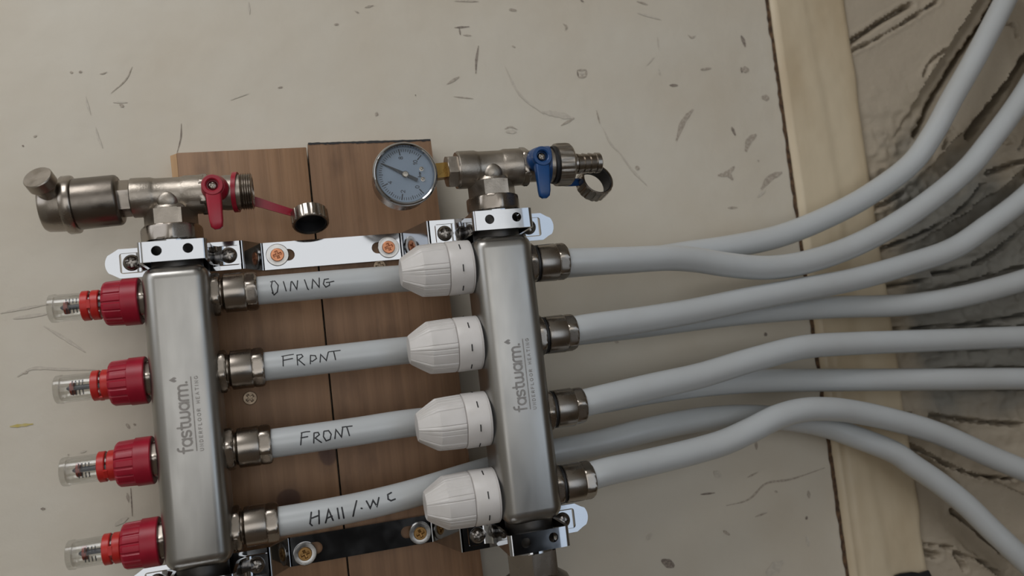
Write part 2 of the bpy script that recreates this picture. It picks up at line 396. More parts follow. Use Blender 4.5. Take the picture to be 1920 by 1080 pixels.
# ------------------------------------------------------------------ pipe routes
def route(pts): return spline(pts, 12)
RP = [
 [(1070,491,-90),(1180,487,-84),(1260,484,-77),(1310,488,-72),(1360,496,-68),(1435,502,-62),(1510,492,-56),(1610,457,-50),(1710,400,-48),(1810,320,-51),(1860,260,-54),(1915,185,-58),(1975,85,-62)],
 [(1085,617,-90),(1200,600,-80),(1300,583,-71),(1400,562,-64),(1500,543,-58),(1600,524,-52),(1694,498,-49),(1789,465,-50),(1852,423,-52),(1915,376,-56),(1985,310,-60)],
 [(1102,754,-90),(1216,726,-80),(1313,704,-71),(1409,675,-64),(1505,651,-58),(1601,644,-52),(1680,641,-49),(1760,638,-48),(1910,632,-50),(1990,630,-52)],
 [(1120,889,-90),(1216,867,-80),(1313,843,-71),(1361,828,-68),(1409,806,-65),(1457,782,-62),(1505,769,-59),(1553,767,-56),(1601,772,-52),(1680,789,-48),(1760,813,-47),(1860,857,-50),(1915,880,-54),(1990,915,-58)]]
LP = [
 [(1120,493,-46),(1200,488,-42),(1290,474,-39),(1360,464,-38),(1460,443,-37),(1560,403,-36),(1635,362,-37),(1710,305,-41),(1750,250,-45),(1785,185,-49),(1825,115,-53),(1880,10,-58),(1910,-50,-60)],
 [(1100,622,-48),(1200,611,-42),(1300,598,-38),(1370,590,-35),(1435,584,-34),(1560,576,-34),(1694,572,-38),(1789,559,-43),(1883,536,-48),(1960,512,-52)],
 [(1120,752,-48),(1216,735,-42),(1313,722,-38),(1409,715,-35),(1505,713,-34),(1680,712,-38),(1800,711,-43),(1910,710,-47),(1990,710,-50)],
 [(1030,850,-50),(1120,831,-45),(1216,806,-41),(1313,787,-36),(1409,781,-33),(1505,790,-33),(1553,801,-33),(1601,818,-35),(1680,850,-38),(1710,871,-39),(1760,905,-41),(1810,945,-44),(1860,994,-48),(1910,1041,-52),(1960,1090,-55)]]
RPATH, LPATH = [], []
for i in range(4):
    a = [U(*p) for p in RP[i]]
    RPATH.append(route([(171, RY, PZ[i]-(1.2 if i == 0 else 0.4))]+a[0:1]+a[1:]))
    b = [U(*p) for p in LP[i]]
    z1 = PZ[i] + (0.0, 0.3, 0.8, 3.5)[i]; zb = b[0][2]
    pre = [(-36, LY, PZ[i]), (-8, LY, PZ[i]), (30, LY+0.5, PZ[i]+(z1-PZ[i])*0.35), (62, LY+3, z1), (105, LY+9, z1+(zb-z1)*0.42)]
    LPATH.append(route(pre+b))
PR = 9.4

# ================================================================== the setting
X0, X1, Y0 = -900, 2100, -2600
ZF, ZC = -H, 2400-H
def struct(name, g, m, parent=None, angle=35):
    o = bpy.data.objects.new(name, mesh(name, g, m, angle)); C.objects.link(o)
    if parent: o.parent = parent
    else: place(o, (0, 0, 0)); o['kind'] = 'structure'
    return o
struct('floor', box(X0-100, X1+100, Y0-100, 100, ZF-60, ZF), 'floor_boards', angle=0)
struct('ceiling', join(box(X0-100, -850, Y0-100, 100, ZC, ZC+60), box(-150, X1+100, Y0-100, 100, ZC, ZC+60), box(-850, -150, Y0-100, -1170, ZC, ZC+60), box(-850, -150, -470, 100, ZC, ZC+60)), 'ceiling_paint', angle=0)
struct('window_3', join(box(-850, -810, -1170, -470, ZC+8, ZC+50), box(-190, -150, -1170, -470, ZC+8, ZC+50), box(-810, -190, -1170, -1130, ZC+8, ZC+50), box(-810, -190, -510, -470, ZC+8, ZC+50)), 'window_frame', angle=0)
# left wall and rear wall around their window openings
WL = (-1200, -400, 190, 1090)         # y0, y1, z0, z1
struct('wall_left', join(box(X0-80, X0, Y0, WL[0], ZF, ZC), box(X0-80, X0, WL[1], 0, ZF, ZC), box(X0-80, X0, WL[0], WL[1], ZF, WL[2]), box(X0-80, X0, WL[0], WL[1], WL[3], ZC)), 'room_paint', angle=0)
WR = (-950+60, 2000, -910, 790)          # wide glazed doors in the rear wall
struct('wall_rear', join(box(WR[1], X1+80, Y0-80, Y0, ZF, ZC), box(X0-80, WR[1], Y0-80, Y0, ZF, WR[2]), box(X0-80, WR[1], Y0-80, Y0, WR[3], ZC)), 'room_paint', angle=0)
struct('wall_end', box(X1, X1+80, Y0, 0, ZF, ZC), 'room_paint', angle=0)
struct('added_shade_wall', box(800, 880, -900, 0, ZF, ZC), 'shade_wall_paint', angle=0)  # unseen wall added to keep rear window light off the far right
def window(name, g_frame): struct(name, g_frame, 'window_frame', angle=0)
ym = (WL[0]+WL[1])/2; zm = (WL[2]+WL[3])/2
window('window_1', join(box(X0-70, X0-40, WL[0], WL[0]+45, WL[2], WL[3]), box(X0-70, X0-40, WL[1]-45, WL[1], WL[2], WL[3]), box(X0-70, X0-40, WL[0]+45, WL[1]-45, WL[2], WL[2]+45), box(X0-70, X0-40, WL[0]+45, WL[1]-45, WL[3]-45, WL[3]), box(X0-70, X0-40, ym-20, ym+20, WL[2]+45, WL[3]-45)))
window('window_2', join(*[box(a-22, a+22, Y0-70, Y0-40, WR[2], WR[3]) for a in (-850, 875, 1975)], box(-828, 853, Y0-70, Y0-40, WR[2], WR[2]+45), box(-828, 853, Y0-70, Y0-40, WR[3]-45, WR[3]), box(897, 1953, Y0-70, Y0-40, WR[2], WR[2]+45), box(897, 1953, Y0-70, Y0-40, WR[3]-45, WR[3])))
# unseen low dark panel, added so the lower bracket reflects black
struct('dark_reflection_panel', box(-280, 830, Y0+120, Y0+220, ZF, -420), 'dark_panel', angle=0)

# --- back wall (slightly uneven painted plaster), ends at the crack beside the timber lining
CRX = 430.0
def wall_sheet(x0, x1, z0, z1, step, fn):
    nx = max(2, int(round((x1-x0)/step))+1); nz = max(2, int(round((z1-z0)/step))+1)
    xs = np.linspace(x0, x1, nx); zs = np.linspace(z0, z1, nz); Xg, Zg = np.meshgrid(xs, zs)
    Yg = fn(Xg, Zg); V = np.stack([Xg.ravel(), Yg.ravel(), Zg.ravel()], 1)
    Fc = [(j*nx+i, j*nx+i+1, (j+1)*nx+i+1, (j+1)*nx+i) for j in range(nz-1) for i in range(nx-1)]
    return V, Fc
def vnoise(X, Z, scale, seed):
    rs = np.random.RandomState(seed); G = rs.rand(64, 64)*2-1
    x = X/scale+17.3; z = Z/scale+29.1; xi = np.floor(x).astype(int); zi = np.floor(z).astype(int)
    fx = x-xi; fz = z-zi; fx = fx*fx*(3-2*fx); fz = fz*fz*(3-2*fz); g = lambda a, b: G[a % 64, b % 64]
    return (g(xi, zi)*(1-fx)+g(xi+1, zi)*fx)*(1-fz)+(g(xi, zi+1)*(1-fx)+g(xi+1, zi+1)*fx)*fz
def plaster(X, Z): return 0.45*vnoise(X, Z, 85, 1)+0.22*vnoise(X, Z, 30, 2)+0.10*vnoise(X, Z, 11, 3)
def wedge(X): return np.clip((CRX-X)/6.0, 0, 1)
fine = wall_sheet(-260, CRX, -300, 330, 5, lambda X, Z: plaster(X, Z)*wedge(X)*np.clip((X+260)/30, 0, 1)*np.clip((Z+300)/30, 0, 1)*np.clip((330-Z)/30, 0, 1))
wall = struct('wall_back', join(fine, box(X0, -260, 0, 80, ZF, ZC), box(-260, CRX, 0, 80, ZF, -300), box(-260, CRX, 0, 80, 330, ZC), box(CRX-1, CRX, 0.5, 80, -300, 330)), 'wall_paint', angle=60)

def ribbon(pts, w0, y=-0.35, taper=True, n=6):
    P = spline([np.array([p[0], 0, p[1]]) for p in pts], n) if len(pts) > 2 else np.array([[pts[0][0]*(1-t)+pts[1][0]*t, 0, pts[0][1]*(1-t)+pts[1][1]*t] for t in np.linspace(0, 1, 7)])
    T = np.gradient(P, axis=0); T /= np.maximum(np.linalg.norm(T, axis=1), 1e-6)[:, None]; Nn = np.stack([-T[:, 2], 0*T[:, 0], T[:, 0]], 1)
    k = np.linspace(0, 1, len(P)); hw = w0/2*(np.sin(PI*np.clip(k, 0.06, 0.94))**0.7 if taper else np.ones(len(P)))
    hw = hw*(0.75+0.5*np.random.rand(len(P)))
    off = y+plaster(P[:, 0], P[:, 2])*wedge(P[:, 0])
    A = P+Nn*hw[:, None]; B = P-Nn*hw[:, None]; A[:, 1] = off; B[:, 1] = off
    V = np.vstack([A, B]); n_ = len(P)
    return V, [(i, i+1, n_+i+1, n_+i) for i in range(n_-1)]
D_, M_, F_ = 'mark_dark', 'mark_mid', 'mark_faint'
MARKS = [
 (F_,3,[(466,4),(468,27)]),(M_,4,[(131,136),(137,136)]),(M_,4,[(148,136),(154,134)]),(M_,2,[(187,139),(194,138),(201,135)]),(M_,2.2,[(248,125),(237,148),(208,175)]),
 (F_,3,[(212,192),(239,192)]),(M_,6,[(224,196),(232,200)]),(F_,3,[(161,182),(165,200),(170,215)]),(F_,4,[(179,239),(184,258),(192,277)]),(M_,3,[(63,257),(69,254)]),(D_,3,[(42,272),(44,275)]),
 (D_,2.2,[(340,232),(339,258),(332,287)]),(F_,2.5,[(433,188),(450,181),(466,176)]),(M_,3,[(521,165),(530,163)]),(M_,4,[(626,46),(635,45)]),(M_,4,[(684,14),(700,10)]),(M_,3,[(665,20),(673,24)]),
 (D_,3,[(852,52),(880,50)]),(D_,3,[(861,53),(863,66)]),(M_,3,[(868,66),(883,67)]),(D_,4.5,[(897,86),(893,112),(892,138)]),(M_,5,[(838,158),(849,151),(861,144)]),(M_,2.2,[(851,181),(887,185)]),(M_,8,[(703,213),(709,215)]),(D_,3,[(778,178),(780,179)]),
 (M_,6,[(954,18),(968,20)]),(M_,4,[(1056,45),(1062,50),(1060,57)]),(D_,3,[(1082,133),(1084,144)]),(M_,4,[(1082,132),(1099,131)]),(M_,4,[(1099,132),(1098,144)]),(M_,4,[(1084,145),(1098,144)]),(F_,6,[(1087,138),(1095,138)]),
 (F_,4,[(947,126),(975,178),(1020,215)]),(F_,12,[(1015,210),(1045,215),(1075,222)]),(M_,4,[(1051,236),(1076,222)]),(M_,3,[(946,242),(957,238),(970,243)]),(F_,8,[(948,247),(968,247)]),(M_,3,[(1118,207),(1124,232)]),
 (D_,5,[(1255,160),(1271,160)]),(M_,5,[(1313,131),(1333,128)]),(D_,7,[(1389,67),(1393,76),(1397,88)]),(M_,13,[(1389,130),(1404,131)]),(D_,4,[(1389,126),(1391,137)]),(M_,3,[(1289,66),(1296,71),(1303,68)]),
 (M_,9,[(1299,205),(1281,228),(1268,264)]),(D_,6,[(1372,238),(1379,254)]),(M_,11,[(1398,284),(1404,264),(1418,252)]),(M_,9,[(1346,329),(1362,326),(1377,312)]),(M_,9,[(1362,322),(1374,337)]),(M_,12,[(1427,355),(1443,334),(1466,323)]),(M_,11,[(1428,182),(1442,184)]),
 (M_,10,[(1191,314),(1199,316)]),(F_,5,[(1163,288),(1182,315),(1212,347)]),(F_,4,[(1130,240),(1145,270),(1163,288)]),(F_,3,[(1232,70),(1234,92)]),(F_,3,[(1212,123),(1225,108)]),(F_,3,[(1235,130),(1237,141)]),
 (M_,3,[(852,2),(897,3)]),(D_,4,[(1088,0),(1094,4)]),(M_,4,[(1194,3),(1214,9)]),(F_,4,[(1195,25),(1238,37)]),(M_,4,[(960,86),(966,89)]),
 (F_,5,[(0,587),(45,578),(90,570)]),(F_,7,[(24,597),(88,588)]),(F_,5,[(82,611),(120,634),(160,660)]),(F_,5,[(32,706),(60,691),(110,692),(180,693)]),(M_,5,[(42,700),(52,697)]),('mark_yellow',5,[(18,800),(62,795)]),(M_,5,[(237,794),(243,803)]),(M_,3,[(250,795),(255,796)]),
 (D_,2,[(245,915),(248,968)]),(M_,4,[(238,924),(241,942)]),(D_,4,[(76,954),(85,954)]),(F_,9,[(215,985),(240,970)]),(M_,3,[(127,852),(129,853)]),(F_,4,[(150,848),(162,845)]),
 (D_,4,[(1313,927),(1340,924)]),(M_,6,[(1355,995),(1368,1003)]),(D_,14,[(1240,1050),(1264,1062)]),(M_,4,[(1361,948),(1404,936),(1435,907),(1481,899),(1546,877)]),(D_,7,[(1510,970),(1514,972)]),(M_,3,[(1401,895),(1421,885)]),(M_,3,[(1415,969),(1438,961)]),
 (D_,8,[(1432,626),(1438,628)]),(M_,6,[(1417,825),(1418,843)]),(M_,6,[(1515,920),(1517,934)]),(F_,20,[(1436,1076),(1452,1066),(1468,1052)]),(F_,12,[(1337,884),(1352,893)]),(M_,4,[(1452,921),(1458,923)]),(F_,8,[(1222,1000),(1212,1012)]),(F_,8,[(1512,1005),(1516,1025)]),
 (M_,4,[(1364,390),(1382,389)]),(M_,3,[(1420,300),(1423,303)]),(F_,5,[(1420,370),(1435,357)]),(M_,6,[(1152,640),(1160,642)])]
for mname, wpx, pts in MARKS:
    q = [U(p[0], p[1], 0) for p in pts]; sc_px = 0.40+0.0001*max(0, pts[0][0]-700)
    part('scuff_mark', ribbon([(a[0], a[2]) for a in q], wpx*sc_px), mname, wall, angle=0, recalc=False)

# --- dirt packed into the crack and the painted timber lining beside it
def jag(x0, n, z0, z1, a, seed):
    rs = np.random.RandomState(seed); return [(x0+a*(rs.rand()-0.5)*2, z) for z in np.linspace(z0, z1, n)]
La = jag(CRX-1.2, 150, -330, 360, 0.8, 4); Lb = jag(CRX+2.6, 150, -330, 360, 0.9, 5)
gv = [(x, -0.55, z) for x, z in La]+[(x, -0.4, z) for x, z in Lb]
part('crack_filling', (np.array(gv), [(i, i+1, 150+i+1, 150+i) for i in range(149)]), 'gap_dirt', wall, angle=0, recalc=False)
TX0, TX1 = CRX+2.6, 508.0
def trim_h(X, Z):
    mid = (CRX+40)+4*np.sin(Z/70.0)
    y = -5.0+0.5*vnoise(X, Z, 40, 8)+0.25*vnoise(X, Z, 9, 9)
    y = y+1.3/(1+np.exp(-(X-mid)/1.3))                 # a planed step down the middle
    y = y+4.0*np.clip((TX0+3-X)/3.0, 0, 1)**2          # rounded arris at the crack
    y = y+7.0*np.clip((X-TX1+1.5*vnoise(X, Z, 30, 12))/5.0, 0, 1)**2   # worn edge against the rough plaster
    low = 1/(1+np.exp((Z+40)/20.0)); y = y+low*1.5*np.exp(-((X-(CRX+12))/2.0)**2)
    return y
trim = struct('trim_1', join(wall_sheet(TX0, TX1+6, -330, 360, 3, trim_h), box(TX0, TX1+6, -3, 80, ZF, -330), box(TX0, TX1+6, -3, 80, 360, ZC), box(TX0, TX0+1, -0.5, 80, -330, 360)), 'trim_paint', angle=60)

# --- rough plaster at the right, patched round the pipes; the surface leans out towards the room
GX0, GX1, GZ0, GZ1, GS = 507.0, 800.0, -330.0, 360.0, 1.7
def base_r(X): return 1.5-41.5*np.clip((X-511)/135.0, 0, 1)
CR = [  # slits and cracks in the plaster: pixel path, half width mm, depth mm
 ([(1606,75),(1640,52),(1690,18),(1730,-5)], 3.2, 9), ([(1612,80),(1660,62),(1710,35),(1770,-5)], 1.6, 6),
 ([(1752,240),(1781,172),(1812,108),(1843,52),(1868,0)], 4.6, 14), ([(1836,248),(1868,192),(1901,131),(1931,90)], 5.0, 14),
 ([(1664,462),(1690,460),(1720,450),(1760,432),(1800,405),(1838,372),(1850,345)], 1.7, 9),
 ([(1784,508),(1830,499),(1865,475),(1900,440),(1925,415)], 1.5, 8), ([(1665,532),(1720,528),(1770,520)], 1.8, 8),
 ([(1690,612),(1760,612),(1850,604),(1925,590)], 1.4, 7), ([(1722,780),(1755,782)], 1.9, 8), ([(1788,782),(1830,788),(1880,794),(1925,796)], 1.9, 8),
 ([(1730,826),(1775,850),(1825,882),(1870,899),(1925,902)], 1.7, 9), ([(1788,788),(1830,815),(1868,850)], 4.5, 6), ([(1760,850),(1800,885),(1830,920)], 5.0, 6),
 ([(1828,968),(1870,1005),(1915,1048)], 2.0, 10), ([(1915,170),(1916,220),(1908,262),(1896,286)], 1.3, 8), ([(1860,322),(1885,312),(1925,302)], 2.6, 9),
 ([(1700,345),(1740,318),(1765,285)], 2.2, 10), ([(1660,378),(1700,372),(1730,355)], 4.0, 6), ([(1690,230),(1700,238)], 1.0, 3), ([(1755,132),(1764,108),(1790,85)], 1.6, 4),
 ([(1785,230),(1798,250),(1792,270)], 3.0, 7), ([(1870,252),(1880,268)], 4.0, 8), ([(1870,52),(1888,58),(1890,74)], 2.0, 6),
 ([(1736,960),(1742,1010),(1775,1032),(1830,1040)], 1.6, 5), ([(1770,1052),(1810,1058)], 4.0, 7), ([(1835,1050),(1850,1080)], 2.0, 6), ([(1835,1050),(1880,1065),(1910,1090)], 1.8, 6)]
def dist_path(X, Z, P):
    best = np.full(X.shape, 1e9)
    for a, b in zip(P[:-1], P[1:]):
        d = b-a; L2 = d@d+1e-9; t = np.clip(((X-a[0])*d[0]+(Z-a[1])*d[1])/L2, 0, 1)
        best = np.minimum(best, np.hypot(X-(a[0]+t*d[0]), Z-(a[1]+t*d[1])))
    return best
def rough_h(X, Z):
    lowmask = 1/(1+np.exp((Z-165+0.25*(X-520))/18.0))        # lower part was hacked about, the top is smoother
    zone = lowmask*1/(1+np.exp(-(Z+130)/22.0))
    y = base_r(X)+1.2*vnoise(X, Z, 55, 21)+0.5*vnoise(X, Z, 17, 22)
    y = y+zone*(3.8*vnoise(X+8*vnoise(X, Z, 25, 31), Z*2.2, 26, 23)+2.4*np.abs(vnoise(X, Z*1.5, 11, 24))+1.3*vnoise(X, Z, 5, 25))+0.15*vnoise(X, Z, 4, 26)
    for path in RPATH+LPATH:                                   # plaster made good round each pipe
        sel = path[path[:, 0] > 480]
        if len(sel) < 2: continue
        P = sel[::3][:, [0, 2]]
        dd = dist_path(X, Z, P); jagv = 1.6*vnoise(X, Z, 7, 27)
        k = np.clip((10.6+jagv-dd)/1.6, 0, 1); y = y+k*9.0*np.clip((X-530)/60, 0, 1)
    for px, hw, dep in CR:
        P = np.array([U(a, b, -32.0)[[0, 2]] for a, b in px])
        P = spline([np.array([p[0], 0, p[1]]) for p in P], 4)[:, [0, 2]] if len(P) > 2 else P
        dd = dist_path(X, Z, P)+0.9*vnoise(X, Z, 6, 28)
        k = np.clip((hw*0.55+0.5-dd)/1.2, 0, 1); y = y+k*dep*1.5
        y = y-1.0*np.exp(-((dd-hw-1.8)/1.2)**2)
    return y
rough_sheet = wall_sheet(GX0, GX1, GZ0, GZ1, GS, rough_h)
# bare mortar shows where the paint came away
def rough_material():
    m = bpy.data.materials.new('patched_plaster'); m.use_nodes = True; MATS['patched_plaster'] = m; nt = m.node_tree; N = nt.nodes; L = nt.links
    p = N['Principled BSDF']; p.inputs['Roughness'].default_value = 0.65
    tc = N.new('ShaderNodeTexCoord'); n1 = N.new('ShaderNodeTexNoise'); n1.inputs['Scale'].default_value = 26; n1.inputs['Detail'].default_value = 5; L.new(tc.outputs['Object'], n1.inputs['Vector'])
    at = N.new('ShaderNodeAttribute'); at.attribute_name = 'bare'
    ad = N.new('ShaderNodeMath'); ad.operation = 'MULTIPLY_ADD'; ad.inputs[1].default_value = 1.1; L.new(n1.outputs['Fac'], ad.inputs[0])
    sb = N.new('ShaderNodeMath'); sb.operation = 'SUBTRACT'; sb.inputs[1].default_value = 0.55; L.new(at.outputs['Fac'], sb.inputs[0]); L.new(sb.outputs[0], ad.inputs[2])
    r = N.new('ShaderNodeValToRGB'); r.color_ramp.elements[0].position = 0.25; r.color_ramp.elements[1].position = 0.75
    r.color_ramp.elements[0].color = lin(166, 154, 136); r.color_ramp.elements[1].color = lin(132, 129, 121); L.new(ad.outputs[0], r.inputs[0]); L.new(r.outputs[0], p.inputs['Base Color'])
    n2 = N.new('ShaderNodeTexNoise'); n2.inputs['Scale'].default_value = 260; n2.inputs['Detail'].default_value = 5; L.new(tc.outputs['Object'], n2.inputs['Vector'])
    b = N.new('ShaderNodeBump'); b.inputs['Distance'].default_value = 0.5*S; L.new(n2.outputs['Fac'], b.inputs['Height']); L.new(b.outputs[0], p.inputs['Normal'])
rough_material()
wall_r = struct('wall_right', join(rough_sheet, box(GX1, X1, -40, 80, ZF, ZC), box(TX1+14, GX1, -40, 80, ZF, GZ0), box(TX1+14, GX1, -40, 80, GZ1, ZC)), 'patched_plaster', angle=50)
at = wall_r.data.attributes.new('bare', 'FLOAT', 'POINT')
vv = np.array([v.co[:] for v in wall_r.data.vertices])*1000
bz = 1/(1+np.exp((vv[:, 2]-130+0.3*(vv[:, 0]-520))/25.0))*1/(1+np.exp(-(vv[:, 2]+105)/18.0))*np.clip((vv[:, 0]-515)/30, 0, 1)
at.data.foreach_set('value', bz.astype(np.float32))

# ================================================================== timber backing
wood_material('pine_left', [(11.0+29.7, -61.0+200, 13, 20), (-18.5+29.7, -90.0+200, 16, 14)], lin(138, 104, 74), lin(147, 112, 81), lin(70, 42, 32))
wood_material('pine_right', [(106.0-63, -95.0+200, 8, 10)], lin(133, 100, 72), lin(142, 108, 79), lin(72, 45, 34))
def plank(x0, x1, xb, zt, zb, y0, y1, bev=0.6, nz=60, nx=24, top_slope=0.0):
    return rbox((x0+x1)/2, (y0+y1)/2, (zt+zb)/2, x1-x0, y1-y0, zt-zb, bev, 2)
pl = thing('wooden_plank', (-29.7, -10, -200), 'brown wooden plank behind the left steel bar, with two dark knots', 'plank', 'backing planks')
o29 = np.array([-29.7, -10, -200])
part('board', move(plank(-72, 16.4, 16.4, 158.8, -260, -20.5, -0.6), -o29), 'pine_left', pl)
ch = np.array([(-72, -20.3, 158.3), (-76.6, -17.5, 157.6), (-76.4, -16.5, 140), (-72, -20.3, 142), (-76.6, -0.6, 157.6), (-72, -0.6, 158.3), (-72, -0.6, 60), (-76.4, -0.6, 60), (-72, -20.3, 60), (-75.2, -17.5, 60), (-73.4, -19.4, 136), (-73.4, -19.4, 60)])
part('split_edge', move((ch, [(0, 1, 2, 3), (1, 4, 7, 9, 2), (0, 5, 4, 1), (3, 2, 10), (3, 10, 11, 8), (10, 2, 9, 11), (8, 11, 9, 7, 6), (0, 3, 8, 6, 5), (5, 6, 7, 4)]), -o29), 'fresh_wood', pl, angle=20, label='pale freshly split edge')
pr = thing('wooden_plank', (63, -10, -200), 'brown wooden plank behind the pressure gauge, with a dark line along its top', 'plank', 'backing planks')
o63 = np.array([63, -10, -200])
pv = np.array([(17.6, -20, 161.2), (108.6, -20, 160.0), (113.5, -20, -260), (17.6, -20, -260), (17.6, -0.6, 161.2), (108.6, -0.6, 160.0), (113.5, -0.6, -260), (17.6, -0.6, -260)])
part('board', move((pv, [(0, 1, 2, 3), (4, 7, 6, 5), (0, 4, 5, 1), (1, 5, 6, 2), (2, 6, 7, 3), (3, 7, 4, 0)]), -o63), 'pine_right', pr, angle=0)
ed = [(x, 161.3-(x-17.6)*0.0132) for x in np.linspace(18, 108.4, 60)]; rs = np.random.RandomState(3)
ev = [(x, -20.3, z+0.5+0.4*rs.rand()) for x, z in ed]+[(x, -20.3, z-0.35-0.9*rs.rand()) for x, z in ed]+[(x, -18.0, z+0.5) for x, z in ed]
part('dark_edge', move((np.array(ev), [(i, i+1, 61+i, 60+i) for i in range(59)]+[(i, 120+i, 121+i, i+1) for i in range(59)]), -o63), 'rubber', pr, angle=0, recalc=False, label='black line along the top edge')  # thin uneven black strip along the top of the right plank

# ================================================================== mounting brackets
TH = 2.0
def cross_screw(name, parent, pos, R, dome, m, rot=0.4, depth=0.9, flat=0.0, cw=0.17):
    return part(name, orient(rotx(crosshead(R, dome, depth=depth, flat=flat, cw=cw), rot), (0, -1, 0), pos), m, parent, angle=28)
def bracket(zc, label):
    org = np.array([30.0, -22.0, zc]); t = thing('mounting_bracket', org, label, 'bracket', 'chrome mounting brackets')
    h = 9.7
    yl, yr, yc = -42.0, -68.0, -23.0
    def arm_left():
        o = [(-33.0, -h), (-33.0, h), (-110, h), (-114.5, h*0.72)]+circ(-108.6, 0, 9.9, 8, PI*0.80, PI*1.20, True)+[(-114.5, -h*0.72), (-110, -h)]
        return plate(o, [rrect(LX-30.5, 0, 14.4, 13.6, 1.8), rrect(LX+30, 0, 14.4, 13.6, 1.8)], yl, TH)
    def arm_right():
        o = [(91, h), (91, -h), (173, -h), (177.5, -h*0.72)]+circ(172.0, 0, 9.9, 8, -PI*0.2, PI*0.2, True)+[(177.5, h*0.72), (173, h)]
        return plate(o, [rrect(RX-30, 0, 14.4, 13.6, 1.8), rrect(RX+32, 0, 14.4, 13.6, 1.8)], yr, TH)
    centre = plate([(-21.3, -h), (-21.3, h), (78.2, h), (78.2, -h)], [stadium(-15.5, 1.2, 0, 4.2), stadium(55.8, 72.5, 0, 4.2)], yc, TH)
    ris_l = strip(bend([(-34.5, yl), (-32.4, yl), (-21.6, yc), (-20.0, yc)], 1.2), -h, h, TH)
    ris_r = strip(bend([(76.6, yc), (78.6, yc), (90.4, yr), (92.4, yr)], 1.2), -h, h, TH)
    part('strip', move(join(arm_left(), arm_right(), centre, ris_l, ris_r), (-org[0], -org[1], 0)), 'chrome', t, angle=25)
    for cx, ya, yf in ((LX+0.7, yl, -84.0), (RX+0.2, yr, -113.0)):
        path = bend([(-37.0, ya-1.0), (-25.0, ya-1.0), (-20.2, ya-7.0), (-20.2, yf), (-13.0, yf)], 3.2, 5)
        path2 = np.array([(-p[0], p[1]) for p in path[::-1]])
        zh = 6.3
        cl = join(strip(path, -zh, zh, TH), strip(path2, -zh, zh, TH),
                  plate([(-13.0, -zh), (13.0, -zh), (13.0, zh), (-13.0, zh)], [circ(-9.1, 0.4, 3.1), circ(9.1, 0.7, 3.1)], yf, TH))
        part('clamp', move(cl, (cx-org[0], -org[1], 0)), 'chrome', t, angle=25)
        for sx, rot in ((-30.5, 0.15), (30.0, 0.3)):
            cross_screw('clamp_screw', t, (cx+sx-0.4-org[0], ya-1.2-org[1], 0), 5.4, 3.6, 'screw_steel', rot=rot, depth=1.6)
    return t
bracket(ZT, 'upper chrome bracket holding both steel bars at their top ends')
bracket(ZB, 'lower chrome bracket holding both steel bars at their bottom ends')
# wood screws through washers, and two more in the planks
def wood_screw(pos, m, label, washer=True, rot=0.3):
    t = thing('wood_screw', pos, label, 'screw', 'screws in the planks')
    if washer:
        part('washer', orient(ringlathe([(0, 3.4), (1.2, 3.4), (1.3, 3.8), (1.3, 7.5), (1.0, 7.9), (0, 7.9)], 40), (0, -1, 0), (0, 0, 0)), 'washer_zinc', t)
    cross_screw('head', t, (0, -1.3 if washer else 0, 0), 4.7, 0.8, m, rot=rot, depth=1.7, flat=1.0, cw=0.15)
    part('shank', orient(lathe([(0, 2.0), (18, 1.8), (22, 0.2)], 12), (0, 1, 0), (0, 0, 0)), m, t)
wood_screw((-10.7, -23, ZT+0.4), 'screw_copper', 'copper coloured screw and washer on the upper bracket, beside the red dust cap')
wood_screw((68.0, -23, ZT-0.3), 'screw_copper', 'copper coloured screw and washer on the upper bracket, below the pressure gauge')
wood_screw((-10.9, -23, ZB-2.4), 'screw_brass', 'dull brass screw and washer at the left of the lower bracket strip')
wood_screw((69.4, -23, ZB-2.0), 'screw_brass', 'dull brass screw and washer at the right of the lower bracket strip')
wood_screw((-37.8, -21.0, -17.1), 'screw_zinc', 'bare dull screw head in the left plank between two compression fittings', washer=False, rot=0.6)
wood_screw((60.4, -20.6, 67.2), 'screw_zinc', 'bare screw head in the right plank just under the upper bracket', washer=False, rot=0.1)

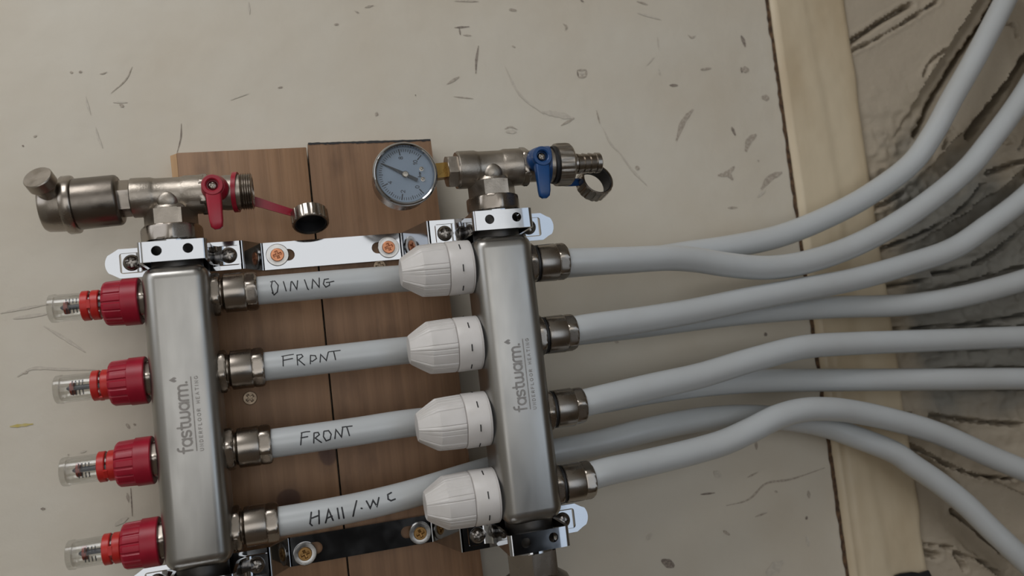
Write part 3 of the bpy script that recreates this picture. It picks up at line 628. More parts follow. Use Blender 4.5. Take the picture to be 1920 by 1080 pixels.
# ================================================================== lettering
def arcp(cx, cy, rx, ry, a0, a1, n=12): return [(cx+rx*math.cos(math.radians(a0+(a1-a0)*k/n)), cy+ry*math.sin(math.radians(a0+(a1-a0)*k/n))) for k in range(n+1)]
G = {  # unit-height capitals and figures: (strokes, width)
 'D': ([[(0, 0), (0, 1)], [(0, 1), (.3, 1)]+arcp(.3, .5, .35, .5, 90, -90)+[(0, 0)]], .65), 'I': ([[(0, 0), (0, 1)]], .08),
 'N': ([[(0, 0), (0, 1), (.6, 0), (.6, 1)]], .6), 'G': ([arcp(.38, .5, .38, .5, 50, 350, 16)+[(.75, .45), (.45, .45)]], .76),
 'F': ([[(0, 0), (0, 1), (.55, 1)], [(0, .52), (.45, .52)]], .55), 'R': ([[(0, 0), (0, 1), (.3, 1)]+arcp(.3, .75, .27, .25, 90, -90, 8)+[(0, .5)], [(.25, .5), (.6, 0)]], .6),
 'O': ([arcp(.4, .5, .4, .5, 0, 360, 20)], .8), 'T': ([[(0, 1), (.7, 1)], [(.35, 1), (.35, 0)]], .7), 'H': ([[(0, 0), (0, 1)], [(.6, 0), (.6, 1)], [(0, .5), (.6, .5)]], .6),
 'A': ([[(0, 0), (.35, 1), (.7, 0)], [(.12, .35), (.58, .35)]], .7), 'U': ([[(0, 1), (0, .35)]+arcp(.32, .35, .32, .35, 180, 360, 10)+[(.64, 1)]], .64),
 'E': ([[(.55, 1), (0, 1), (0, 0), (.55, 0)], [(0, .5), (.45, .5)]], .55), 'L': ([[(0, 1), (0, 0), (.52, 0)]], .52),
 '0': ([arcp(.3, .5, .3, .5, 0, 360, 18)], .6), '1': ([[(.0, .75), (.25, 1), (.25, 0)]], .3), '2': ([arcp(.3, .7, .3, .3, 165, -30, 10)+[(0, 0), (.62, 0)]], .62),
 '4': ([[(.45, 0), (.45, 1), (0, .32), (.65, .32)]], .65), '8': ([arcp(.3, .74, .25, .26, 0, 360, 14), arcp(.3, .25, .3, .25, 0, 360, 14)], .6),
 'b': ([[(0, 1), (0, 0)], arcp(.25, .27, .25, .27, 0, 360, 12)], .5), 'a': ([arcp(.25, .27, .25, .27, 0, 360, 12), [(.5, .54), (.5, 0)]], .5), 'r': ([[(0, .54), (0, 0)], arcp(.22, .3, .22, .24, 180, 70, 6)], .3), ' ': ([], .45)}
def text_polys(s, h, gap=0.22, wide=1.0):
    u = 0.0; out = []
    for c in s:
        st, wd = G[c]
        for p in st: out.append([(u+x*h*wide, y*h) for x, y in p])
        u += (wd*wide+gap)*h
    return out, u-gap*h
def logo_polys():
    """lower-case rounded word, x-height 1, returns strokes and length"""
    out = []; u = 0.0
    out += [[(u+.25, 0), (u+.25, 1.15)]+arcp(u+.55, 1.15, .3, .3, 180, 80, 6), [(u, .9), (u+.62, .9)]]; u += .78          # f
    def a_(u): return [arcp(u+.45, .45, .42, .45, 0, 360, 16), [(u+.87, .9), (u+.87, 0)]]
    out += a_(u); u += 1.12
    out += [arcp(u+.35, .68, .33, .22, 30, 270, 10)+arcp(u+.35, .23, .35, .22, 90, -150, 10)]; u += .92                 # s
    out += [[(u+.22, 1.3), (u+.22, .25)]+arcp(u+.47, .25, .25, .25, 180, 290, 6), [(u, .9), (u+.6, .9)]]; u += .78       # t
    out += [[(u, .9), (u, .35)]+arcp(u+.32, .35, .32, .35, 180, 360, 8)+[(u+.64, .9)], [(u+.64, .35)]+arcp(u+.96, .35, .32, .35, 180, 360, 8)+[(u+1.28, .9)]]; u += 1.52   # w
    out += a_(u); u += 1.14
    out += [[(u, 0), (u, .55)]+arcp(u+.35, .55, .35, .35, 180, 85, 7)]; u += .6                                        # r
    out += [[(u, 0), (u, .9)], [(u, .58)]+arcp(u+.31, .58, .31, .32, 180, 0, 8)+[(u+.62, 0)], [(u+.62, .58)]+arcp(u+.93, .58, .31, .32, 180, 0, 8)+[(u+1.24, 0)]]; u += 1.5  # m
    out += [[(u+.02, .05), (u+.08, .05)]]
    return out, u+.12

# ================================================================== manifold bars
def manifold_bar(cx, cy, label, zz):
    org = np.array([cx, cy, -22.0]); t = thing('manifold_bar', org, label, 'manifold', 'steel manifold bars')
    part('body', rbox(0, 0, zz, 40, 40, 187.5, 9.0, 7), 'steel', t, angle=40)
    zc = ZT+22
    for a, b in ((90, zc+8), (-zc-9.5, -90)): part('neck', orient(lathe([(a, 15.6), (b, 15.6)], 40), (0, 0, 1)), 'steel_dark', t)
    yf = -20.06; u0 = -21.8
    # word, rule and small capitals, reading upwards
    lp, ln = logo_polys(); k = 43.0/ln; xw = 2.2
    part('maker_word', strokes(lp, 0.24, lambda u, v: (xw-v*k*1.12, yf, u0+u*k), nd=(0, -1, 0)), 'etch', t, angle=0, recalc=False, label='etched maker name')
    fl = [(0, 4.4), (-.9, 3.0), (-1.6, 1.8), (-1.5, .7), (-.8, -.1), (-.2, .5), (.1, 1.2), (.35, .5), (.8, -.1), (1.5, .7), (1.6, 1.8), (.8, 3.0)]
    fv = [(-3.6-b_, yf, u0+45.0+a_) for a_, b_ in fl]
    part('flame_mark', (np.array(fv), [tuple(range(len(fv)))]), 'etch', t, angle=0, recalc=False)
    part('rule', (np.array([(4.3, yf, u0+.4), (5.0, yf, u0+.4), (5.0, yf, u0+46), (4.3, yf, u0+46)]), [(0, 1, 2, 3)]), 'etch', t, angle=0, recalc=False)
    tp, tl = text_polys('UNDERFLOOR HEATING', 1.9, 0.62)
    kk = 45.6/tl
    part('small_capitals', strokes(tp, 0.42, lambda u, v: (8.6-v, yf, u0+.2+u*kk), nd=(0, -1, 0), step=0.006), 'etch', t, angle=0, recalc=False)
    return t
manifold_bar(LX, LY, 'left brushed steel bar, between the red flow meters and the lettered pipes', 1.0)
manifold_bar(RX, RY, 'right brushed steel bar, between the white caps and the bare pipes', 0.0)

# ================================================================== flow meters
def flow_meter():
    t = thing('flow_meter', (LX-20, LY, PZ[0]), 'topmost clear flow meter with red base on the left bar', 'flow meter', 'flow meters on the left bar')
    part('collar', orient(nut(-1, 4.5, 12.4, 6, 0.2), (-1, 0, 0)), 'nickel', t)
    def rib(i, a, r):
        if i < 4: return r
        q = (a*16/(2*PI)) % 1.0
        return r-(0.75 if q < 0.16 else 0.0)
    prof = [(3.0, 9.0), (3.2, 14.4), (3.8, 14.9), (12.8, 14.9), (13.2, 14.3), (13.6, 14.3), (22.4, 13.9), (23.6, 13.2), (24.2, 12.2), (24.3, 9.0)]
    part('red_base', orient(lathe(prof, 128, rib), (-1, 0, 0)), 'red_plastic', t, angle=25)
    clip = join(ringlathe([(26.6, 8.3), (31.0, 8.3), (31.2, 8.9), (30.8, 9.4), (27.0, 9.4), (26.5, 8.9)], 48), ringlathe([(32.4, 8.3), (36.6, 8.3), (36.8, 8.9), (36.4, 9.4), (32.8, 9.4), (32.3, 8.9)], 48))
    web = rbox(-31.7, -8.8, 0.3, 2.4, 1.4, 5.5, 0.2, 1)
    part('clip_ring', join(orient(clip, (-1, 0, 0)), web), 'orange_plastic', t)
    tb = ringlathe([(20, 8.35), (51.0, 8.35), (51.4, 8.9), (54.6, 8.6), (55.2, 7.9), (55.2, 0.01), (53.6, 0.01), (52.4, 6.9), (50.6, 7.4), (20, 7.4)], 48)
    part('clear_tube', orient(tb, (-1, 0, 0)), 'clear_plastic', t)
    marks = [strokes([[(x, -4.2), (x, -1.4)], [(x, 1.6), (x, 4.2)]], 0.62, lambda u, v: (-u, -math.sqrt(8.42**2-v*v), v), disc=6) for x in (38.4, 40.3, 42.2, 44.1)]
    part('scale_marks', join(*marks), 'ink', t, angle=0, recalc=False)
    part('rod', orient(lathe([(20, 1.6), (48.0, 1.6), (49.4, 0.6)], 16), (-1, 0, 0)), 'rod_dark', t)
    part('indicator', orient(lathe([(44.6, 1.2), (44.7, 4.2), (46.9, 4.2), (47.0, 1.2)], 24), (-1, 0, 0)), 'indicator', t)
    return t
fm = flow_meter()
fms = [fm]+[dup(fm, (LX-20, LY, PZ[i]), l) for i, l in ((1, 'second flow meter from the top on the left bar, red base'), (2, 'third flow meter from the top on the left bar, red base'), (3, 'lowest clear flow meter with red base, above the lower bracket'))]
for i, f in enumerate(fms):
    for c in f.children:
        n = c.name.split('.')[0]
        if n == 'clip_ring': c.location.x = (0, 2.3, 2.3, 1.6)[i]*S; c.rotation_euler.x = (0, 1.2, 0.5, 0.0)[i]
        if n == 'red_base': c.rotation_euler.x = (0.05, 0.27, 0.13, 0.2)[i]

# ================================================================== white valve caps
def valve_cap():
    t = thing('valve_cap', (RX-20, RY, PZ[0]), 'topmost white ribbed valve cap, just below the upper bracket', 'valve cap', 'white caps on the right bar')
    def fac(i, a, r):
        q = (a*8/(2*PI)) % 1.0                        # eight broad flats, each with two fine grooves
        g = 0.5 if (0.10 < q < 0.14 or 0.86 < q < 0.90) else 0.0
        if 0.36 < q < 0.40 or 0.60 < q < 0.64: g = 0.22
        if i in (0, 1, 7, 8, 9, 10): g *= 0.3
        flat = math.cos(PI/8)/math.cos((q-0.5)*2*PI/8)
        wt = 0.35 if i < 6 else 0.8
        return r*((1-wt)+wt*flat)*(1.02 if i < 6 else 1.04)-g
    prof = [(16.8, 15.5), (17.0, 17.3), (17.6, 17.5), (20, 17.4), (26, 17.2), (33.2, 16.8), (34.2, 16.3), (40, 12.9), (45.4, 9.6), (46.6, 8.6), (46.8, 6.5)]
    def fac2(i, a, r): return fac(i, a, r)
    part('grip', orient(lathe(prof, 200, fac2), (-1, 0, 0)), 'white_plastic', t, angle=22)
    col = lathe([(-0.4, 14), (0.2, 17.6), (0.9, 17.9), (1.2, 17.4), (1.6, 17.9), (15.6, 18.0), (16.2, 17.7), (16.5, 16.8), (17.2, 15.5)], 72)
    cr = part('collar', orient(col, (-1, 0, 0)), 'white_plastic', t)
    for a in (-0.75, 0.12, 0.95, 1.9, 2.8, 3.7, 4.6):
        y, z = -18.05*math.cos(a), -18.05*math.sin(a)
        sl = orient(rbox(0, 0, 0, 0.5, 0.7, 4.6, 0.1, 1), (0, -math.cos(a), -math.sin(a)), (-8.5, y, z), upref=(0, math.sin(a), -math.cos(a)))
        s_ = part('slot', sl, 'rubber', cr, angle=0)
    return t
vc = valve_cap()
for i, l in ((1, 'second white ribbed valve cap from the top on the right bar'), (2, 'third white ribbed valve cap from the top on the right bar'), (3, 'lowest white ribbed valve cap, just above the lower bracket')):
    r = dup(vc, (RX-20, RY, PZ[i]), l)
    for c in r.children: c.rotation_euler.x = (0, 0.05, 0.12, 0.55)[i]
vc.location.z += 0.6*S

# ================================================================== compression fittings
def fitting(rot):
    t = thing('compression_fitting', (LX+20, LY, PZ[0]), 'nickel compression fitting between the left bar and the DINING pipe', 'pipe fitting', 'nickel compression fittings')
    part('lock_nut', orient(nut(-1, 4.8, 14.6, 6, 0.5, ch=1.6), (1, 0, 0)), 'nickel', t)
    part('thread', orient(lathe([(4, 10.2), (5.4, 10.2), (5.6, 10.8), (6.0, 10.2), (6.4, 10.8), (6.8, 10.2), (8, 10.2)], 36), (1, 0, 0)), 'nickel', t)
    part('sleeve', orient(lathe([(6.8, 10.5), (6.9, 12.2), (7.4, 12.7), (19.4, 12.9), (20.2, 12.5), (20.6, 11.4)], 48), (1, 0, 0)), 'nickel', t)
    part('pipe_nut', orient(nut(19.6, 27.6, 13.2, 6, rot, ch=2.0), (1, 0, 0)), 'nickel', t)
    return t
ft = fitting(0.2)
names_l = [None, 'nickel compression fitting between the left bar and the upper FRONT pipe', 'nickel compression fitting between the left bar and the lower FRONT pipe', 'nickel compression fitting between the left bar and the HALL/WC pipe']
names_r = ['topmost nickel compression fitting on the right bar', 'second nickel compression fitting down on the right bar', 'third nickel compression fitting down on the right bar', 'lowest nickel compression fitting on the right bar']
fl = [ft]+[dup(ft, (LX+20, LY, PZ[i]), names_l[i]) for i in (1, 2, 3)]
fr = [dup(ft, (RX+19.5, RY, PZ[i]-(1.2 if i == 0 else 0.4)), names_r[i]) for i in range(4)]
for k, f in enumerate(fl+fr):
    for c in f.children:
        n = c.name.split('.')[0]
        c.rotation_euler.x = {'lock_nut': (0.9, 0.75, 1.35, 0.75, 0.35, 0.15, 0.6, 0.2), 'pipe_nut': (0.55, 0.2, 0.1, 0.05, 0.55, 0.55, 0.6, 0.25)}.get(n, (0,)*8)[k]
    if k >= 4: part('gasket', orient(ringlathe([(4.2, 9.5), (6.8, 9.5), (6.9, 11.6), (6.0, 12.6), (4.6, 12.6), (4.1, 11.6)], 40), (1, 0, 0)), 'rubber', f)

# ================================================================== pipes with handwriting
def on_pipe(path):
    P = np.asarray(path); s = np.concatenate([[0], np.cumsum(np.linalg.norm(np.diff(P, axis=0), axis=1))])
    s0 = np.interp(0.0, P[:, 0], s)
    def f(u, v):            # u mm along the pipe from x=0, v mm round it, upwards from the front
        c = np.array([np.interp(s0+u, s, P[:, k]) for k in range(3)]); c2 = np.array([np.interp(s0+u+1, s, P[:, k]) for k in range(3)])
        d = c2-c; d /= np.linalg.norm(d); fz = np.array([0, 0, 1.0])-d*d[2]; fz /= np.linalg.norm(fz); fy = np.cross(d, fz)   # fy points to the room
        a = v/PR; return c+(PR+0.06)*(fy*math.cos(a)+fz*math.sin(a))
    return f
def dens(P, m=1.2):
    out = [np.asarray(P[0], float)]
    for a, b in zip(P, P[1:]):
        a, b = np.asarray(a, float), np.asarray(b, float); n = max(1, int(np.linalg.norm(b-a)/m))
        for k in range(1, n+1): out.append(a+(b-a)*k/n)
    return out
# handwriting drawn in mm: (along, up), one list per word
W_DINING = [[(-16.0, 4.6), (-17.0, 1.0), (-16.2, -4.0)], [(-17.2, 4.0), (-14.6, 4.4), (-12.6, 1.0), (-13.6, -3.2), (-15.8, -5.0), (-16.8, -3.4)], [(-9.2, 3.4), (-8.0, -3.0)], [(-5.4, -3.2), (-4.4, 2.8), (-3.8, 2.9), (-1.2, -2.6), (-0.2, 3.2)], [(4.2, 3.4), (5.6, -2.8), (6.2, -3.4)], [(8.4, -2.8), (9.4, 3.2), (13.0, -2.6), (13.6, 3.8)], [(19.4, 2.6), (16.8, 2.4), (15.8, -0.6), (17.2, -2.8), (19.6, -1.8), (19.8, 0.2), (17.8, 0.2)], [(19.8, 0.2), (22.6, 0.6)]]
W_FRONT1 = [[(-13.8, 5.8), (-14.2, -0.8)], [(-14.6, 5.8), (-10.8, 6.2), (-7.2, 6.4)], [(-14.0, 2.8), (-8.0, 3.4)], [(-5.0, 5.6), (-5.2, -1.2)], [(-5.2, 5.4), (-2.2, 5.6), (-1.4, 4.0), (-4.4, 2.0), (-0.8, -1.8)], [(3.4, 4.2), (2.8, -1.4)], [(3.4, 4.2), (6.4, 3.6), (7.0, 1.6), (4.2, 0.0), (3.0, 0.6)], [(9.0, -1.0), (9.8, 4.0), (13.0, -0.4), (14.8, 5.0)], [(15.0, 5.2), (22.4, 5.4)], [(18.2, 5.2), (18.8, -0.6)]]
W_FRONT2 = [[(-8.6, 4.2), (-10.0, -3.6)], [(-9.0, 4.0), (-6.2, 4.4), (-3.6, 4.2)], [(-9.4, 0.8), (-5.2, 1.0)], [(-1.0, 2.8), (-1.8, -3.6)], [(-1.0, 2.8), (1.6, 2.8), (2.2, 1.2), (-0.6, -0.6), (3.0, -4.0)], [(5.2, 2.8), (4.6, -0.4), (6.0, -3.4), (8.6, -2.8), (9.6, 0.4), (8.2, 3.0), (5.4, 3.0)], [(11.6, -2.8), (12.8, 3.0), (15.8, -2.4), (17.2, 3.6)], [(17.0, 4.0), (23.2, 3.8)], [(19.8, 3.8), (20.8, -2.2)]]
W_HALL = [[(-9.6, 4.0), (-11.2, -3.0), (-10.0, -4.8)], [(-4.8, 4.2), (-5.6, -4.4)], [(-10.4, 0.2), (-5.2, 1.2)], [(-1.6, -4.6), (1.2, 3.8), (3.2, -3.8)], [(-0.6, -1.6), (2.8, -0.8)], [(6.8, 3.4), (7.0, -3.4)], [(9.6, 3.4), (10.0, -3.8)], [(19.4, 5.8), (16.8, -0.4), (15.8, -3.8)], [(21.4, 0.4), (21.9, 0.2)], [(25.4, 4.2), (27.0, -0.8), (29.6, 3.6), (31.4, -0.6), (33.6, 4.6)], [(42.2, 6.0), (39.6, 5.2), (39.2, 2.2), (40.8, 0.8), (43.6, 1.2)]]
HW = [(W_DINING, 1.5, 0.3), (W_FRONT1, 1.5, -0.2), (W_FRONT2, 3.5, 1.0), (W_HALL, 5.8, 0.0)]
LPL = ['white pipe with DINING handwritten on it, topmost between the bars, curving up far right', 'white pipe with FRONT handwritten on it, upper of the two so marked', 'white pipe with FRONT handwritten on it, lower of the two so marked', 'white pipe with HALL/WC handwritten on it, lowest between the bars']
RPL = ['bare white pipe leaving the topmost fitting of the right bar', 'bare white pipe leaving the second fitting of the right bar', 'bare white pipe leaving the third fitting of the right bar', 'bare white pipe leaving the lowest fitting of the right bar, arching over']
for i in range(4):
    org = np.array(LPATH[i][0]); t = thing('heating_pipe', org, LPL[i], 'pipe', 'white heating pipes')
    part('tube', move(tube(LPATH[i], PR, 28), -org), 'pipe_plastic', t)
    f = on_pipe(LPATH[i]); words, du, dv = HW[i]
    part('handwriting', move(strokes([dens(p) for p in words], (0.75, 0.75, 0.85, 1.05)[i], lambda u, v: f(u+du, v+dv), disc=6), -org), 'pen', t, angle=0, recalc=False, label='black handwritten room name')
for i in range(4):
    org = np.array(RPATH[i][0])
    single('heating_pipe', move(tube(RPATH[i], PR, 28), -org), 'pipe_plastic', org, label=RPL[i], cat='pipe', group='white heating pipes')

# ================================================================== tees at the tops of the bars
def tee(cx, cy, label):
    org = np.array([cx, cy, ZT+7]); t = thing('tee_fitting', org, label, 'pipe fitting', 'brushed nickel tees'); z = ZTEE-org[2]
    main = lathe([(-22.2, 9), (-22.2, 12.2), (-21.6, 12.7), (-10.2, 12.7), (-8.8, 12.2), (-7.4, 11.9), (7.4, 11.9), (8.8, 12.2), (10.2, 12.7), (21.6, 12.7), (22.2, 12.2), (22.2, 9)], 56)
    br = orient(lathe([(17.5, 13.4), (22, 13.2), (25, 11.8), (28, 10.2), (31, 9.5)], 48), (0, 0, 1))
    boss = orient(lathe([(0, 7.2), (2.0, 7.0), (4.2, 5.8), (5.4, 3.8), (5.8, 0.01)], 32), (0, -0.9, -0.1), (0, -7.0, z-4.6))
    part('body', join(move(main, (0, 0, z)), br, boss), 'nickel_satin', t, angle=32)
    part('hex_collar', orient(nut(11.2, 22.4, 16.3, 6, 0.0, ch=0.8), (0, 0, 1)), 'nickel_satin', t, angle=28)
    part('union_nut', orient(nut(1.2, 11.6, 18.9, 8, 0.0+PI/8*0.2, ch=2.0, seg=64), (0, 0, 1)), 'nickel', t, angle=28)
    part('seal_ring', orient(lathe([(-1.0, 15), (-0.6, 17.0), (1.0, 17.2), (1.8, 16.4), (2.0, 15)], 48), (0, 0, 1)), 'chrome', t)
    return t
tee(LX-1.5, LY, 'nickel tee above the left bar, between the air vent and the red valve')
tee(RX+0.5, RY, 'nickel tee above the right bar, between the pressure gauge and the blue valve')

# ================================================================== automatic air vent
av = thing('air_vent', (-98, LY, ZTEE), 'nickel cylindrical air vent with side knob, left of the left tee', 'air vent')
dv = np.array([98, -LY, -ZTEE]); ztilt = -1.5
part('spigot', orient(nut(-3.0, 7.5, 11.8, 6, 0.25, ch=0.5), (-1, 0, -0.02)), 'nickel', av)
part('body', orient(lathe([(4.0, 12), (4.2, 14.6), (5.2, 15.7), (6.4, 16.1), (30.4, 16.1), (31.2, 15.4)], 64), (-1, 0, -0.05), (0, 0, -0.4)), 'nickel_air', av)
part('flange', orient(lathe([(29.6, 16.2), (30.2, 18.0), (31.0, 18.3), (35.6, 18.3), (36.4, 17.8), (36.8, 16.6)], 64), (-1, 0, -0.05), (0, 0, -0.4)), 'nickel', av)
part('head', orient(lathe([(35, 16.4), (42.0, 16.0), (47.2, 15.4), (48.8, 14.4), (49.4, 12)], 64), (-1, 0, -0.05), (0, 0, -0.4)), 'nickel', av)
kd = np.array([-0.24, -0.80, 0.55]); kd /= np.linalg.norm(kd); kb = np.array([-40.5, -7.0, 1.0])
part('vent_neck', orient(lathe([(0, 9.0), (5, 8.0), (8, 6.2), (12.5, 5.6)], 32), kd, kb), 'nickel', av)
part('vent_knob', orient(lathe([(11.2, 5.6), (11.6, 8.0), (12.2, 8.5), (18.4, 8.5), (18.9, 8.1), (19.0, 0.01)], 48), kd, kb), 'nickel_satin', av, angle=25)

# ================================================================== pressure gauge
gc = np.array([74.2, -98.0, 115.6]); pg = thing('pressure_gauge', gc, 'round pressure gauge with pale blue dial, left of the right tee', 'pressure gauge')
ax = (0, -1, 0)
part('case', orient(lathe([(-17, 14), (-16.4, 18.6), (-15, 19.6), (4.0, 19.7), (4.2, 18)], 72), ax), 'nickel', pg)
part('bezel', orient(ringlathe([(3.0, 18.0), (3.2, 20.4), (4.4, 21.0), (6.0, 21.0), (7.2, 20.5), (7.8, 19.6), (7.4, 18.7), (6.2, 18.2), (4.4, 18.0)], 96), ax), 'chrome', pg)
dl = part('dial', orient(lathe([(4.0, 18.6), (4.6, 18.6)], 72), ax), 'dial', pg)
def on_dial(u, v, lift): return (u, -lift, v)
A0, AS = -50.5, -26.35
ticks = []
for k in range(0, 101, 2):
    a = math.radians(A0+AS*k/10); maj = k % 20 == 0; mid = k % 10 == 0
    r0, r1, hw = (12.8, 17.0, 0.36) if maj else ((14.2, 16.8, 0.25) if mid else (14.9, 16.8, 0.2))
    d = np.array([math.cos(a), math.sin(a)]); n = np.array([-d[1], d[0]])*hw
    q = [d*r0-n, d*r1-n, d*r1+n, d*r0+n]; ticks.append((np.array([on_dial(p[0], p[1], 4.68) for p in q]), [(0, 1, 2, 3)]))
part('tick_marks', join(*ticks), 'ink', dl, angle=0, recalc=False)
def dial_text(s, cx, cz, h, rot):
    p, wd = text_polys(s, h, 0.25); c_, s_ = math.cos(rot), math.sin(rot)
    return strokes(p, 0.42, lambda u, v: on_dial(cx+(u-wd/2)*c_-(v-h/2)*s_, cz+(u-wd/2)*s_+(v-h/2)*c_, 4.70), disc=6)
nums = []
for v, s_, rr in ((0, '0', 11.0), (2, '2', 11.2), (4, '4', 11.2), (8, '8', 11.2), (10, '10', 10.6)):
    a = math.radians(A0+AS*v); nums.append(dial_text(s_, rr*math.cos(a), rr*math.sin(a), 2.5, math.radians(86)))
nums.append(dial_text('bar', 9.2, -0.3, 1.9, math.radians(86)))
part('numerals', join(*nums), 'ink', dl, angle=0, recalc=False)
na = math.radians(A0+AS*6.02); nd = np.array([math.cos(na), math.sin(na)]); nn = np.array([-nd[1], nd[0]])
npts = [nd*16.2+nn*0.2, nd*11+nn*0.55, nd*3+nn*1.0, -nd*2+nn*1.0, -nd*4.2+nn*1.1, -nd*8.6+nn*1.15, -nd*8.6-nn*1.15, -nd*4.2-nn*1.1, -nd*2-nn*1.0, nd*3-nn*1.0, nd*11-nn*0.55, nd*16.2-nn*0.2]
nv = np.array([(p[0], -5.6, p[1]) for p in npts]+[(p[0], -5.2, p[1]) for p in npts]); k9 = len(npts)
part('needle', (nv, [tuple(range(k9)), tuple(range(2*k9-1, k9-1, -1))]+[(i, (i+1) % k9, k9+(i+1) % k9, k9+i) for i in range(k9)]), 'ink', pg, angle=0)
part('hub', orient(lathe([(4.6, 2.1), (6.2, 2.1), (6.7, 1.6), (6.8, 0.01)], 32), ax), 'nickel', pg)
for hx, hz in ((11.0, 3.2), (11.2, -3.6)):
    part('stop_pin', orient(lathe([(4.6, 1.5), (4.8, 1.5), (4.9, 0.9), (5.8, 0.8), (6.0, 0.3)], 20), ax, (hx, 0, hz)), 'nickel', pg)
part('glass', orient(lathe([(7.0, 18.4), (7.2, 18.4)], 72), ax), 'gauge_glass', pg)
part('brass_stem', orient(nut(19.0, 32.0, 6.9, 4, PI/4, ch=0.6), (1, 0.28, 0.12), (0, 0, 0.4)), 'brass', pg, angle=25)
part('reducing_bush', move(orient(nut(29.5, 37.0, 11.6, 6, 0.25, ch=1.0), (1, 0, 0), (0, 0, 0)), (0, RY-gc[1], ZTEE-gc[2]-0.6)), 'nickel_satin', pg, angle=28)
part('bush_rim', move(orient(lathe([(36.0, 11), (36.2, 12.2), (37.8, 12.4), (38.2, 11)], 48), (1, 0, 0)), (0, RY-gc[1], ZTEE-gc[2]-0.3)), 'nickel', pg)

# ================================================================== drain valves
def cup(open_, R=12.6, dep=9.5, knurl=24):
    def kn(i, a, r): return r-(0.45 if (2 <= i <= 3 and ((a*knurl/(2*PI)) % 1.0) < 0.4) else 0.0)
    prof = [(0, R-1.6), (-0.2, R-0.5), (-1.0, R), (-dep+1.0, R), (-dep, R-1.0)]
    inner = [(-dep, 0.01), (-dep+1.2, 0.01), (-dep+1.2, R-1.7)] if not open_ else [(-dep, R-1.9), (-dep+1.2, R-1.9)]
    return ringlathe(prof+inner, 96, kn)
def lever_valve(hx, cy, lever_mat, label, kz, ends, blue):
    org = np.array([hx, cy, ZTEE]); t = thing('drain_valve', org, label, 'drain valve', 'drain valves on the tees')
    part('hex_collar', orient(nut(-0.4, 5.0, 14.0, 6, PI/6-0.04, ch=1.4), (1, 0, 0)), 'nickel', t, angle=28)
    part('body', orient(lathe([(4, 9.5), (4.4, 10.8), (12, 11.0), (16, 11.6), (24.6, 11.6), (25.0, 10.8), (25.4, 10.4)], 48), (1, 0, 0)), 'nickel_satin', t)
    thr = [(25.0, 10.6)]
    for q in range(5): thr += [(25.3+q*1.45, 11.3), (25.9+q*1.45, 12.4), (26.5+q*1.45, 11.3)]
    thr += [(32.6, 11.2), (32.8, 9.4), (28, 9.2), (28, 0.01)]
    part('thread', orient(lathe(thr, 48, close=False), (1, 0, 0)), 'nickel', t)
    kx, ky = 9.4, -20.0
    part('stem', orient(lathe([(0, 4.6), (12, 4.4)], 24), (0, -1, 0), (kx, -8, kz)), 'nickel', t)
    lv = join(orient(lathe([(0, 8.2), (1.0, 8.6), (4.5, 8.2), (8.4, 6.9), (10.0, 6.5)], 40), (0, -1, 0), (kx+0.6, -10.5, kz)),
              orient(ringlathe([(0, 3.7), (0, 6.6), (3.2, 6.7), (4.0, 6.2), (4.0, 4.4), (3.4, 3.7)], 40), (0, -1, 0), (kx, -19.8, kz)))
    # lever arm: tapering, round-ended, hanging down
    zz = [kz-4.0, kz-9, kz-16, kz-23, kz-26.6, kz-28.2]; ww = [4.7, 4.6, 4.35, 4.1, 3.5, 1.6]; yc = [-19.0, -20.4, -21.4, -21.8, -21.8, -21.8]; tt = [4.0, 3.4, 2.8, 2.5, 2.2, 1.4]
    V = []; Fc = []
    for z_, w_, y_, t_ in zip(zz, ww, yc, tt):
        sec = rrect(0, 0, 2*w_, 2*t_, min(1.2, t_*0.6), 3); V += [(kx+ends*(kz-z_)/28+p[0], y_+p[1], z_) for p in sec]
    ns = len(sec)
    for i in range(len(zz)-1):
        for k in range(ns): Fc.append((i*ns+k, i*ns+(k+1) % ns, (i+1)*ns+(k+1) % ns, (i+1)*ns+k))
    Fc += [tuple(range(ns)), tuple((len(zz)-1)*ns+k for k in range(ns))]
    lo = part('lever', join(lv, (np.array(V), Fc)), lever_mat, t, angle=40)
    part('lever_well', orient(lathe([(0, 3.9), (0.4, 3.9)], 24), (0, -1, 0), (kx, -19.9, kz)), 'rubber', lo)
    part('lever_screw', orient(rotx(crosshead(2.9, 1.4, seg=32, rings=9, depth=0.9), 0.5), (0, -1, 0), (kx, -21.0, kz)), 'nickel', lo, angle=28)
    return t
rv = lever_valve(LX+17.8, LY, 'red_lever', 'drain valve with red lever and red strapped dust cap, above the bracket', 0.6, 0.6, False)
o_ = np.array([LX+17.8, LY, ZTEE])
ringp = [(22.0+1.6*math.cos(a), 12.4*math.cos(a+0.5), 12.6*math.sin(a+0.5)) for a in np.linspace(0, 2*PI, 49)[:-1]]
rgv, rgf = [], []
for i, p in enumerate(ringp):
    a = np.linspace(0, 2*PI, 49)[i]; n = np.array([0, math.cos(a+0.5), math.sin(a+0.5)])
    for dx, dn in ((-1.4, -0.7), (1.4, -0.7), (1.4, 0.7), (-1.4, 0.7)): rgv.append(np.array(p)+np.array([dx, 0, 0])+n*dn)
for i in range(48):
    j = (i+1) % 48
    for k in range(4): rgf.append((4*i+k, 4*i+(k+1) % 4, 4*j+(k+1) % 4, 4*j+k))
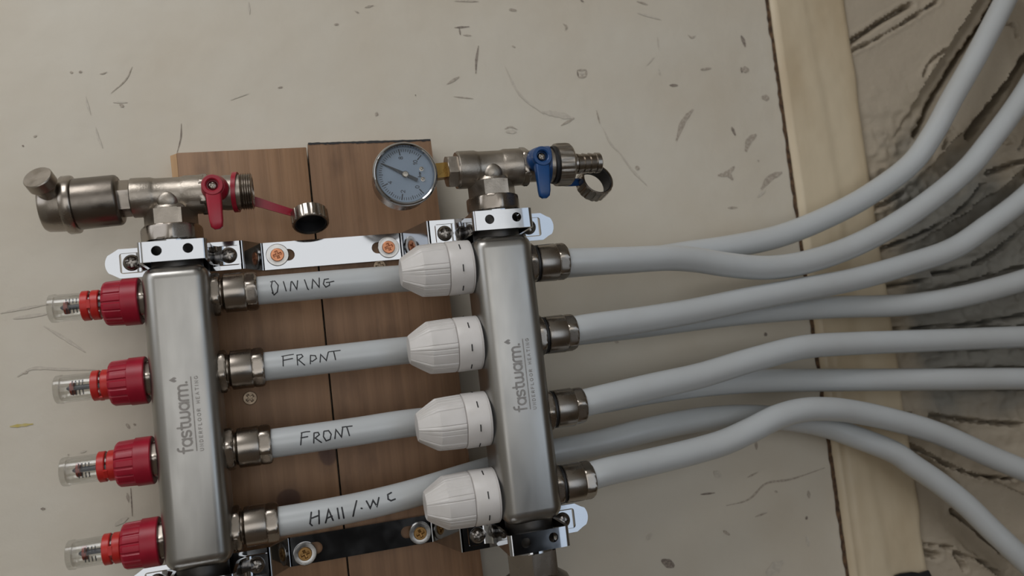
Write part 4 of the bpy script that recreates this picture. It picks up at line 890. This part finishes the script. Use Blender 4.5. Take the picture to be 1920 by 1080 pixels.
def flat_strap(pts, w0, w1, th=1.4):
    P = spline(pts, 8); n = len(P); V = []; Fc = []
    for i, p in enumerate(P):
        wz = (w0+(w1-w0)*i/(n-1))/2; V += [p+(0, -th/2, wz), p+(0, -th/2, -wz), p+(0, th/2, -wz), p+(0, th/2, wz)]
    for i in range(n-1):
        for k in range(4): Fc.append((4*i+k, 4*i+(k+1) % 4, 4*i+4+(k+1) % 4, 4*i+4+k))
    Fc += [(0, 1, 2, 3), tuple(4*(n-1)+k for k in (3, 2, 1, 0))]; return np.array(V), Fc
part('strap', join((np.array(rgv), rgf), flat_strap([U(468, 376, LY+10)-o_, U(486, 380, LY+10)-o_, U(515, 389, -50)-o_, U(552, 400, -46)-o_], 7.2, 5.2)), 'red_lever', rv, angle=40)
cd_ = (0.04, -0.42, -0.91); cc = U(583, 421, -52)-o_
dc = part('dust_cap', orient(cup(False, 12.6, 10.5, 16), cd_, cc), 'nickel', rv, angle=28)
part('liner', orient(ringlathe([(-0.8, 10.9), (-9.0, 10.9), (-9.2, 0.01), (-8.4, 0.01), (-8.0, 9.6), (-0.8, 9.9)], 48), cd_, cc), 'rubber', dc)
bv = lever_valve(RX+22.4, RY, 'blue_plastic', 'drain valve with blue lever, hose tail and hanging ring, right of the gauge', 1.2, -1.6, True)
o_ = np.array([RX+22.4, RY, ZTEE])
part('seal', orient(lathe([(22.4, 11), (22.8, 13.0), (24.6, 13.3), (26.2, 12.6), (26.6, 11)], 48), (1, 0, 0)), 'rubber', bv)
def kn2(i, a, r): return r-(0.7 if (2 <= i <= 3 and ((a*18/(2*PI)) % 1.0) < 0.45) else 0.0)
part('knurled_nut', orient(lathe([(25.0, 12.5), (25.4, 14.6), (27.4, 15.0), (33.2, 15.0), (35.2, 14.6), (36.6, 13.4), (36.8, 8)], 108, kn2), (1, 0, 0)), 'nickel_satin', bv, angle=28)
bp = [(35, 6.2), (41, 6.2)]
for q in range(3): bp += [(41.2+q*4.6, 7.2), (45.6+q*4.6, 6.4)]
bp += [(55.2, 7.2), (58.2, 7.0), (58.8, 6.4), (58.8, 5.2), (50, 5.0)]
part('hose_tail', orient(lathe(bp, 48, close=False), (1, 0, 0)), 'nickel', bv, angle=28)
part('strap', join(move((np.array(rgv), rgf), (-2.5, 0, 0)), flat_strap([U(1040, 340, RY+10)-o_, U(1066, 342, -78)-o_, U(1090, 341, -72)-o_], 6.2, 5.2)), 'blue_plastic', bv, angle=40)
cd2 = (0.16, -0.94, 0.30); cc2 = U(1121, 335, -78)-o_
dr = part('hanging_ring', orient(cup(True, 12.8, 12.0, 18), cd2, cc2), 'nickel', bv, angle=28)
part('liner', orient(ringlathe([(-1.0, 11.1), (-11.4, 11.1), (-11.4, 10.3), (-1.0, 10.3)], 48), cd2, cc2), 'rubber', dr)

# ================================================================== union under the right bar
uf = thing('union_fitting', (RX, RY, -190), 'brown tinted hex union under the right bar, at the bottom edge', 'pipe fitting')
part('ring', orient(lathe([(54.6, 15), (55.0, 16.8), (57.8, 16.8), (58.6, 15.6)], 48), (0, 0, 1)), 'chrome', uf)
part('hex_neck', orient(nut(38, 55.5, 18.2, 6, 0.25, ch=0.8), (0, 0, 1)), 'nickel', uf, angle=28)
part('body', orient(lathe([(-14, 14), (-12, 20), (14, 24.5), (30, 24.5), (36, 22), (40, 16)], 56), (0, 0, 1)), 'nickel_satin', uf)

# ================================================================== black tape scrap at the foot of the timber lining
tp = [U(1680, 1080, -8), U(1690, 1076, -8), U(1712, 1073, -8.6), U(1726, 1075, -8.2), U(1742, 1070, -9), U(1748, 1082, -9), U(1752, 1105, -9), U(1676, 1105, -8)]
zt_ = tp[0]; n_ = len(tp)
tv = np.array([p-zt_ for p in tp]+[p-zt_+(0, 2.0, 0) for p in tp])
single('tape_scrap', (tv, [tuple(range(n_)), tuple(range(2*n_-1, n_-1, -1))]+[(i, (i+1) % n_, n_+(i+1) % n_, n_+i) for i in range(n_)]), 'black_tape', zt_, angle=0, label='torn scrap of black tape low on the cream timber lining', cat='tape')
